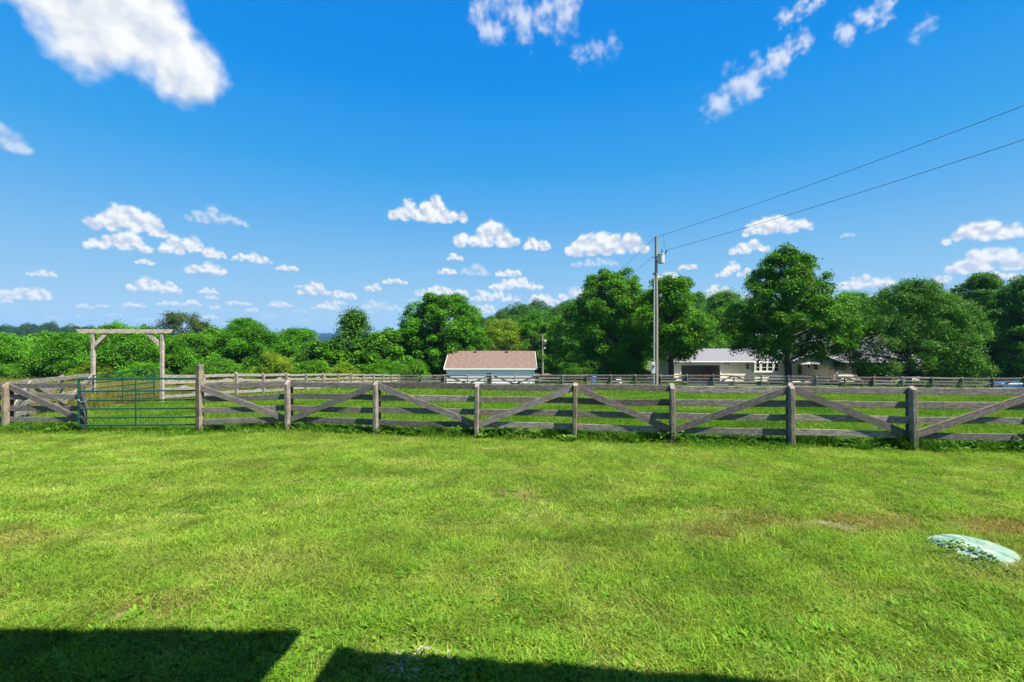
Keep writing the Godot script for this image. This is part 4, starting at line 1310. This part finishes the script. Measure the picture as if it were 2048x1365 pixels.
# the house whose eaves shade the foot of the picture: it stands round and behind the camera
func make_home() -> void:
	var h := thing("farm_house", Vector3.ZERO, 0, "farmhouse at the viewpoint whose porch eaves shade the nearest lawn", "house")
	var w := MB.new()
	siding(w, -16.0, 12.0, 0.0, 3.8, -0.0, Transform3D(Basis(Vector3.UP, PI), Vector3(0, 0, 2.4)) * Transform3D(Basis(Vector3.UP, PI), Vector3.ZERO))
	w.box(Vector3(-2, 1.9, 6.4), Vector3(28, 3.8, 7.8))
	part(w.mesh(), "wall", M.white_paint, h)
	var ceil := MB.new()
	ceil.face([Vector3(-16.4, 3.58, -1.8), Vector3(0.6, 3.58, -1.8), Vector3(0.6, 4.05, 2.38), Vector3(-16.4, 4.05, 2.38)], Vector3(-5, 9, 0))
	ceil.face([Vector3(1.1, 3.58, -1.68), Vector3(12.4, 3.58, -0.5), Vector3(12.4, 4.05, 2.38), Vector3(1.1, 4.05, 2.38)], Vector3(5, 9, 0))
	part(ceil.mesh(), "porch_ceiling", M.white_paint, h)
	part(slab([Vector3(-16.5, 3.72, -2.01), Vector3(0.68, 3.72, -2.01), Vector3(0.68, 4.25, 2.4), Vector3(-16.5, 4.25, 2.4)], 0.12), "porch_roof", M.red_brown_roof, h)
	part(slab([Vector3(1.02, 3.72, -1.83), Vector3(12.5, 3.72, -0.4), Vector3(12.5, 4.25, 2.4), Vector3(1.02, 4.25, 2.4)], 0.12), "porch_roof", M.red_brown_roof, h)
	part(slab([Vector3(-16.5, 4.3, 2.4), Vector3(12.5, 4.3, 2.4), Vector3(12.5, 6.6, 6.5), Vector3(-16.5, 6.6, 6.5)], 0.1), "roof", M.red_brown_roof, h)
	part(slab([Vector3(-16.5, 6.6, 6.5), Vector3(12.5, 6.6, 6.5), Vector3(12.5, 4.3, 10.8), Vector3(-16.5, 4.3, 10.8)], 0.1), "roof", M.red_brown_roof, h)

func make_lid() -> void:
	var l := thing("septic_lid", on(4.42, 4.35), 0, "round pale green domed access lid sunk in the dry grass", "lid")
	var b := MB.new()
	var prof := [Vector2(0.33, -0.06), Vector2(0.33, 0.014), Vector2(0.322, 0.022), Vector2(0.304, 0.022)]
	for k in 9:
		var t := k / 8.0
		prof.append(Vector2(0.3 * cos(t * PI / 2), 0.028 + 0.045 * sin(t * PI / 2)))
	b.lathe(prof, 48)
	part(b.mesh(), "dome", M.lid_plastic, l)
	var r := MB.new()
	for k in 8:
		var a := TAU * (k + 0.5) / 8.0
		var p := []
		var rr := []
		for j in 6:
			var t := 0.12 + 0.74 * j / 5.0
			p.append(Vector3(cos(a) * 0.3 * cos(t * PI / 2), 0.027 + 0.045 * sin(t * PI / 2), sin(a) * 0.3 * cos(t * PI / 2)))
			rr.append(0.006)
		r.tube(p, rr, 6)
	part(r.mesh(), "rib", M.lid_plastic, l)
	for k in 4:
		var a := TAU * (k + 0.2) / 4.0
		var s := MB.new()
		s.tube([Vector3(cos(a) * 0.313, 0.012, sin(a) * 0.313), Vector3(cos(a) * 0.313, 0.032, sin(a) * 0.313)], [0.01, 0.01], 8)
		part(s.mesh(), "screw", M.steel, l)
	# creeping plant over the lid's near left rim
	var o := thing("creeping_vine", Vector3.ZERO, 0, "creeping weeds trailing over the left rim of the round lid", "weeds")
	tag(o, "", "", "", "stuff")
	var m := rosette(7, 0.04, 0.028, 0.4, 0.03)
	var xf := []
	var cols := []
	for k in 190:
		var a := rng.randf_range(1.9, 3.9)
		var q := 0.4 + rng.randfn(0.02, 0.11)
		var up := 0.05 * smoothstep(0.36, 0.2, q)
		var s := rng.randf_range(0.5, 1.1)
		xf.append(Transform3D(Basis(Vector3.UP, rng.randf() * TAU).scaled(Vector3(s, s, s)), on(4.42 + cos(a) * q, 4.35 - sin(a) * q, up)))
		cols.append(Color(0.05, 0.14, 0.015).lerp(Color(0.12, 0.22, 0.03), rng.randf()))
	copies("plants", m, M.weed_leaf, xf, cols, o)

# ---------------------------------------------------------------- trees
func sprig(kind: int) -> ArrayMesh:
	var b := MB.new()
	var count: int = [26, 30, 34][kind]
	for k in count:
		var p := Vector3(rng.randfn(0, 0.3), rng.randfn(0, 0.16), rng.randfn(0, 0.3))
		var l: float = [0.2, 0.15, 0.24][kind] * rng.randf_range(0.7, 1.2)
		var w: float = l * [0.78, 0.7, 0.36][kind]
		var a := rng.randf() * TAU
		var r := rng.randf_range(-0.7, 0.45)
		if kind == 2:
			var arm := TAU * (k % 5) / 5.0 + 0.3 * rng.randf()
			var out := 0.1 + 0.11 * (k / 5)
			p = Vector3(cos(arm) * out, 0.12 - out * out * 0.35 + rng.randf_range(-0.04, 0.04), sin(arm) * out)
			a = arm + (0.9 if k % 2 else -0.9)
		var dir := Vector3(cos(a) * cos(r), sin(r), sin(a) * cos(r))
		var up := Vector3(rng.randfn(0, 0.42), 1, rng.randfn(0, 0.42)).normalized()
		var side := dir.cross(up).normalized() * w * 0.5
		var s := rng.randf_range(0.7, 1.3)
		b.col = Color(s * rng.randf_range(0.85, 1.15), s, s * rng.randf_range(0.8, 1.2))
		var mid := p + dir * l * 0.5
		var fold := side.cross(dir).normalized() * w * 0.15
		b.tri(p, mid + side + fold, p + dir * l)
		b.tri(p, p + dir * l, mid - side + fold)
	return b.mesh()

func profile(shape: String, t: float) -> float:
	if shape == "cone":
		return 0.12 + 0.88 * pow(1.0 - t, 0.75) * smoothstep(-0.25, 0.2, t)
	if shape == "dome":
		return pow(maxf(0.0, 1.0 - pow(t, 2.4)), 0.6) * (0.82 + 0.18 * smoothstep(0.0, 0.3, t))
	if shape == "ovate":
		return pow(maxf(0.0, sin(PI * clampf(0.2 + 0.78 * t, 0.0, 1.0))), 0.75) * (1.12 - 0.4 * t)
	if shape == "tall":
		return pow(maxf(0.0, sin(PI * clampf(0.1 + 0.86 * t, 0.0, 1.0))), 0.55) * (1.05 - 0.25 * t)
	return pow(maxf(0.0, sin(PI * clampf(0.13 + 0.83 * pow(t, 0.9), 0.0, 1.0))), 0.6)

var sprigs := []

func tree(called: String, label: String, x: float, d: float, h: float, r: float, o: Dictionary) -> void:
	var base := on(x, d)
	var t := thing(called, base, 0, label, "bush" if o.get("bush", false) else "tree", o.get("group", "trees round the paddock"))
	var g := RandomNumberGenerator.new()
	g.seed = hash(label)
	var low: float = o.get("low", 0.12) * h
	var shape: String = o.get("shape", "round")
	var tint: Color = o.get("tint", Color(0.06, 0.145, 0.012))
	var flat: float = o.get("flat", 0.85)
	var lobes: int = o.get("lobes", 46)
	var lob: float = o.get("lobe", 0.24)
	var dens: float = o.get("dens", 1.0)
	var size: float = o.get("size", 1.0)
	var kind: int = o.get("sprig", 0)
	var centres := []
	for k in lobes:
		var f := (k + g.randf()) / lobes
		var wid := profile(shape, f)
		var a := k * 2.39996 + g.randf_range(-0.4, 0.4)
		var q := r * wid * (0.45 + 0.6 * sqrt(g.randf()))
		var lr := r * lob * g.randf_range(0.5, 1.35) * (0.55 + 0.45 * wid)
		q = maxf(0.0, q - lr * 0.45)
		centres.append([Vector3(cos(a) * q, clampf(low + f * (h - low), low + lr * 0.4, h - lr * 0.8), sin(a) * q * flat), lr])
	# twiggy shoots that break the outline
	for k in int(lobes * 0.7):
		var f := g.randf()
		var wid := profile(shape, f)
		var a := g.randf() * TAU
		var lr := r * lob * g.randf_range(0.22, 0.45)
		var q := r * wid * g.randf_range(0.92, 1.1)
		centres.append([Vector3(cos(a) * q, low + f * (h - low) + g.randf_range(0.0, 0.03) * h, sin(a) * q * flat), lr])
	var xf := []
	var cols := []
	for c in centres:
		var lr: float = c[1]
		var n := int(30.0 * dens * lr * lr / (size * size)) + 8
		var lobe_tone := g.randf_range(0.85, 1.15)
		for k in n:
			var dir := Vector3(g.randfn(), g.randfn() + 0.25, g.randfn()).normalized()
			var p: Vector3 = c[0] + dir * lr * (0.55 + 0.55 * sqrt(g.randf())) * Vector3(1, 0.8, 1)
			var up := (dir * 0.6 + Vector3(0, 0.9, 0) + Vector3(g.randfn(), g.randfn(), g.randfn()) * 0.25).normalized()
			var sx := up.cross(Vector3(g.randfn(), g.randfn(), g.randfn())).normalized()
			var s := size * g.randf_range(0.75, 1.3)
			xf.append(Transform3D(Basis(sx, up, sx.cross(up)) * s, p))
			var tone := lobe_tone * g.randf_range(0.65, 1.35)
			cols.append(Color(tint.r * tone * g.randf_range(0.85, 1.2), tint.g * tone, tint.b * tone))
	# trunk with limbs
	var b := MB.new()
	var tr: float = o.get("trunk", 0.025 * h)
	var mid := Vector3(g.randf_range(-0.2, 0.2), low + (h - low) * 0.35, g.randf_range(-0.2, 0.2))
	var topp := Vector3(g.randf_range(-0.3, 0.3), h * 0.82, 0)
	b.tube([Vector3(0, -0.4, 0), Vector3(0, 0.25, 0), mid * Vector3(0.5, 0.5, 0.5), mid, topp], [tr * 1.5, tr * 1.1, tr * 0.95, tr * 0.75, tr * 0.15], 10)
	for k in range(0, centres.size(), 3):
		var e: Vector3 = centres[k][0]
		var s := clampf(e.y / h * 0.75, 0.12, 0.75)
		var from := (mid * (s * h / mid.y)) if s * h < mid.y else mid.lerp(topp, (s * h - mid.y) / (topp.y - mid.y))
		b.tube([from, from.lerp(e, 0.5) + Vector3(0, 0.06 * h * g.randf(), 0), e], [tr * 0.38, tr * 0.24, tr * 0.08], 6, false)
	part(b.mesh(), "trunk", M.bark, t)
	copies("crown", sprigs[kind * 2 + (hash(label) & 1)], M.leaf, xf, cols, t)

func make_trees() -> void:
	for k in 6:
		sprigs.append(sprig(k / 2))
	var mid := Color(0.09, 0.26, 0.011)
	var deep := Color(0.064, 0.19, 0.012)
	var fresh := Color(0.085, 0.27, 0.01)
	var lime := Color(0.17, 0.29, 0.012)
	# by the shed and the house
	tree("maple_tree", "round bright green maple rising behind the white shed", -9.8, 63.5, 12.3, 5.9, {"tint": fresh, "low": 0.06, "lobes": 90, "lobe": 0.21, "shape": "round", "dens": 1.1})
	tree("shade_tree", "big dense tree left of the utility pole", 13.4, 60.0, 14.2, 6.3, {"tint": mid, "low": 0.1, "lobes": 66, "lobe": 0.22, "shape": "tall"})
	tree("shade_tree", "tree just right of the pole overhanging the open garage", 18.4, 52.5, 11.9, 4.4, {"tint": mid, "low": 0.26, "lobes": 44, "shape": "tall"})
	tree("shade_tree", "tallest tree, standing before the house front door", 29.2, 48.0, 14.4, 5.9, {"shape": "ovate", "tint": Color(0.075, 0.22, 0.009), "low": 0.22, "lobes": 64, "lobe": 0.2, "flat": 0.8, "dens": 0.9, "trunk": 0.34})
	tree("shade_tree", "broad dark tree with boughs to the ground at the house's right end", 42.3, 48.5, 11.0, 6.9, {"tint": Color(0.068, 0.2, 0.011), "low": 0.04, "lobes": 60, "lobe": 0.2, "flat": 0.75, "shape": "dome", "sprig": 1, "dens": 1.5})
	tree("shade_tree", "yellow green tree peeping out right behind the broad dark tree", 71.0, 72.0, 13.3, 5.0, {"tint": lime, "lobes": 40})
	tree("shade_tree", "tall dark tree at the right with rounded top against the sky", 68.5, 66.0, 15.2, 6.0, {"tint": deep, "low": 0.03, "lobes": 56, "shape": "dome"})
	tree("shade_tree", "dark tree cut off by the right edge of the picture", 66.5, 58.0, 13.6, 5.6, {"tint": deep, "low": 0.03, "lobes": 50, "shape": "dome"})
	tree("shade_tree", "dark green undergrowth tree filling the right end below the tall dark tree", 60.0, 60.0, 8.4, 4.6, {"tint": deep, "low": 0.02, "lobes": 40, "shape": "dome"})
	tree("shade_tree", "green tree showing between the two house trees over the roof", 60.0, 80.0, 13.8, 6.2, {"tint": mid, "lobes": 40, "shape": "dome"})
	tree("shade_tree", "green tree behind the garage roof left of the tallest tree", 39.5, 84.0, 13.6, 6.0, {"tint": mid, "lobes": 42, "shape": "dome"})
	tree("shade_tree", "lower tree behind the garage just right of the pole tree", 30.5, 76.0, 10.6, 5.0, {"tint": mid, "lobes": 36, "shape": "dome"})
	tree("shade_tree", "light green tree left of the big pole tree", 9.8, 72.0, 11.2, 4.2, {"tint": fresh, "lobes": 40, "shape": "dome", "low": 0.02})
	tree("shade_tree", "yellow green tree above the shed roof's left half", -2.3, 80.0, 9.4, 4.2, {"tint": lime, "lobes": 36, "low": 0.02})
	tree("shade_tree", "mid green tree above the shed roof's right half", 3.6, 82.0, 10.0, 4.6, {"tint": fresh, "lobes": 38, "low": 0.02, "shape": "dome"})
	tree("shade_tree", "dark tree beside the small far pole", 8.3, 82.0, 9.2, 4.2, {"tint": mid, "lobes": 36, "low": 0.02, "shape": "dome"})
	# the line of trees on the left
	var gl := "trees beyond the left meadow"
	var left := [
		["leafy tree at the picture's left edge under the wooded ridge", -65.0, 58.0, 5.3, 4.9, fresh, "dome"], ["green tree second from the left edge of the tree line", -66.5, 65.0, 5.9, 4.6, mid, "dome"],
		["bushy tree left of the timber arch's left post", -57.5, 60.0, 6.3, 4.3, fresh, "dome"], ["spreading bright tree framed by the timber arch", -49.3, 58.0, 6.4, 4.8, fresh, "round"],
		["airy olive tree standing higher than its row beside the arch", -59.4, 82.0, 11.2, 5.4, Color(0.075, 0.125, 0.03), "tall"], ["slim tree right of the arch between two wide trees", -45.5, 70.0, 7.4, 3.2, mid, "dome"],
		["wide bright tree above the side fence's first posts", -36.2, 62.0, 7.4, 4.6, fresh, "dome"], ["leafy tree left of the gap with the far blue ridge", -31.0, 65.0, 6.9, 4.3, fresh, "dome"],
		["low tree in the gap below the far blue ridge", -25.0, 61.0, 4.9, 3.7, mid, "dome"], ["dark pointed tree right of the far blue ridge", -21.6, 62.0, 8.4, 3.9, deep, "cone"],
		["rounded tree between the pointed tree and the maple", -16.3, 60.5, 6.6, 4.2, mid, "dome"], ["tree behind the maple's left flank", -16.6, 75.0, 7.9, 3.8, mid, "dome"],
		["low tree in the arch opening's right half", -42.5, 61.0, 5.4, 3.6, fresh, "dome"], ["tree behind the slim tree right of the arch", -40.5, 70.0, 6.6, 4.0, mid, "dome"]]
	for k in left.size():
		var a: Array = left[k]
		tree("leafy_tree", a[0], a[1], a[2], (a[3] + 0.3) * (1.0 + 0.07 * sin(k * 2.3)), a[4] * 1.08, {"tint": a[5], "low": 0.02, "lobes": 42, "lobe": 0.21, "shape": ["dome", "ovate", "tall", "round", "dome"][k % 5] if a[6] == "dome" else a[6], "sprig": 2 if a[5] == fresh else 0, "group": gl, "dens": 0.8 if k == 4 else 1.15, "size": 1.15})
	var bushes := [["low dark bush at the left edge below the trees", -61.5, 52.5, 2.6, 2.4, mid], ["yellow green bush left of the arch's left post", -49.5, 54.0, 2.8, 2.3, lime], ["bush low in the arch opening", -43.0, 53.0, 2.3, 2.2, fresh],
		["feathery yellow green sapling above the near fence's second post", -28.8, 55.0, 3.4, 2.3, lime], ["small round bush in the row below the pointed tree", -20.5, 55.0, 2.2, 1.7, lime], ["dark bush between sapling and round bush", -24.4, 55.5, 2.5, 2.1, mid],
		["bush at the foot of the maple left of the shed", -12.5, 57.5, 2.8, 2.2, mid], ["dark undergrowth bush behind the fence left of the pole", 9.6, 57.0, 2.8, 3.2, deep], ["bush at the foot of the big pole tree", 14.0, 55.0, 2.2, 2.6, deep],
		["wide bush low right of the arch", -36.5, 56.0, 2.6, 3.0, mid], ["bush below the rounded tree by the fence corner", -15.5, 55.5, 2.4, 2.4, fresh]]
	for a in bushes:
		tree("leafy_bush", a[0], a[1], a[2], a[3], a[4], {"tint": a[5], "low": 0.02, "lobes": 16, "lobe": 0.36, "shape": "dome", "sprig": 2, "group": "bushes below the tree line", "size": 0.8, "bush": true, "trunk": 0.05})

func crown_mass(quads: int, leaf: float) -> ArrayMesh:
	var b := MB.new()
	var lobes := []
	for k in 12:
		var a := k * 2.39996
		var f := (k + 0.5) / 12.0
		lobes.append([Vector3(cos(a) * 0.62 * sqrt(1.0 - f * f * 0.85), 0.25 + f * 0.75, sin(a) * 0.62 * sqrt(1.0 - f * f * 0.85)), rng.randf_range(0.3, 0.45)])
	for k in quads:
		var l: Array = lobes[k % 12]
		var dir := Vector3(rng.randfn(), rng.randfn() + 0.35, rng.randfn()).normalized()
		var p: Vector3 = l[0] + dir * l[1] * rng.randf_range(0.75, 1.05)
		var up := (dir * 0.7 + Vector3.UP * 0.8 + Vector3(rng.randfn(), rng.randfn(), rng.randfn()) * 0.35).normalized()
		var sx := up.cross(Vector3(rng.randfn(), rng.randfn(), rng.randfn())).normalized() * leaf * rng.randf_range(0.6, 1.2)
		var sz := sx.cross(up) * rng.randf_range(0.6, 1.0)
		var s := rng.randf_range(0.7, 1.3)
		b.col = Color(s * rng.randf_range(0.85, 1.15), s, s)
		b.tri(p - sx, p + sz, p + sx)
		b.tri(p - sx, p + sx, p - sz * 0.8)
	return b.mesh()

func wood(called: String, label: String, m: ArrayMesh, count: int, r0: float, r1: float, d0: float, d1: float, size: Vector2, tint: Color, near_bias := 1.0) -> void:
	var xf := []
	var cols := []
	for k in count:
		var d := d0 + (d1 - d0) * pow(rng.randf(), near_bias)
		var x := rng.randf_range(r0, r1) * d
		var s := rng.randf_range(size.x, size.y)
		var hh := s * rng.randf_range(0.85, 1.25)
		xf.append(Transform3D(Basis(Vector3.UP, rng.randf() * TAU).scaled(Vector3(s, hh, s)), on(x, d, hh * rng.randf_range(0.2, 0.6))))
		var t := rng.randf_range(0.75, 1.25)
		var y := rng.randf_range(0.85, 1.35)
		cols.append(Color(tint.r * t * y, tint.g * t, tint.b * t))
	var o := copies(called, m, M.leaf, xf, cols)
	tag(o, label, "woodland")

func make_woods() -> void:
	var a := crown_mass(4200, 0.05)
	var b := crown_mass(4200, 0.05)
	wood("hillside_wood", "dense wood covering the near slope of the hill behind shed and house", a, 900, -0.24, 1.45, 92.0, 150.0, Vector2(3.0, 5.0), Color(0.05, 0.15, 0.008))
	wood("hilltop_wood", "wooded hilltop that meets the sky behind the house", b, 1100, -0.3, 1.45, 150.0, 225.0, Vector2(3.2, 5.5), Color(0.045, 0.135, 0.01))
	wood("valley_wood", "treetops filling the valley behind the left tree line", a, 1300, -1.5, -0.16, 84.0, 330.0, Vector2(2.6, 4.4), Color(0.055, 0.155, 0.01), 1.4)
	wood("ridge_wood", "dark wooded ridge at the far left", b, 1500, -1.6, -0.4, 330.0, 620.0, Vector2(5.0, 8.5), Color(0.03, 0.085, 0.016))
	wood("far_wood", "blue distant wooded hills on the horizon", a, 3000, -0.75, 0.2, 2300.0, 5900.0, Vector2(18.0, 34.0), Color(0.03, 0.07, 0.016), 0.6)
	for k in 5:
		var x := -2400.0 + 75.0 * k
		var h := thing("distant_house", on(x, 5300.0, 24.0), 0.3 * k, ["leftmost tiny pale house on the far blue ridge", "second tiny pale house from the left on the far blue ridge", "middle one of five tiny pale houses on the far blue ridge", "fourth tiny pale house from the left on the far blue ridge", "rightmost tiny pale house on the far blue ridge"][k], "house", "houses on the far ridge")
		var w := MB.new()
		w.box(Vector3(0, 6, 0), Vector3(40, 13, 20), Basis.IDENTITY, 0.2)
		part(w.mesh(), "wall", M.white_paint, h)
		var r := MB.new()
		r.prism(PackedVector2Array([Vector2(-21, 12), Vector2(21, 12), Vector2(15, 19), Vector2(-15, 19)]), -11, 11)
		part(r.mesh(), "roof", M.shingle_grey, h)

# ---------------------------------------------------------------- all together
func _ready() -> void:
	rng.seed = 20240611
	bump.seed = 2
	bump.frequency = 0.25
	patchy.seed = 4
	patchy.frequency = 1.0
	patchy.fractal_octaves = 3
	set_stage()
	set_materials()
	make_ground()
	make_home()
	make_shed()
	make_house()
	make_trees()
	make_woods()
	make_fences()
	make_arch()
	make_gate(on(-11.55, 12.12, 0.2) , 0.0, 3.14, 1.23, 0.02, "dark green tube farm gate hung on the tall tan post")
	make_gate(on(-17.72, 19.25, 0.02), 0.0, 2.56, 1.2, 0.26, "farther green tube gate sagging in the timber arch")
	make_poles()
	make_lid()
	make_grass()
	make_weeds()
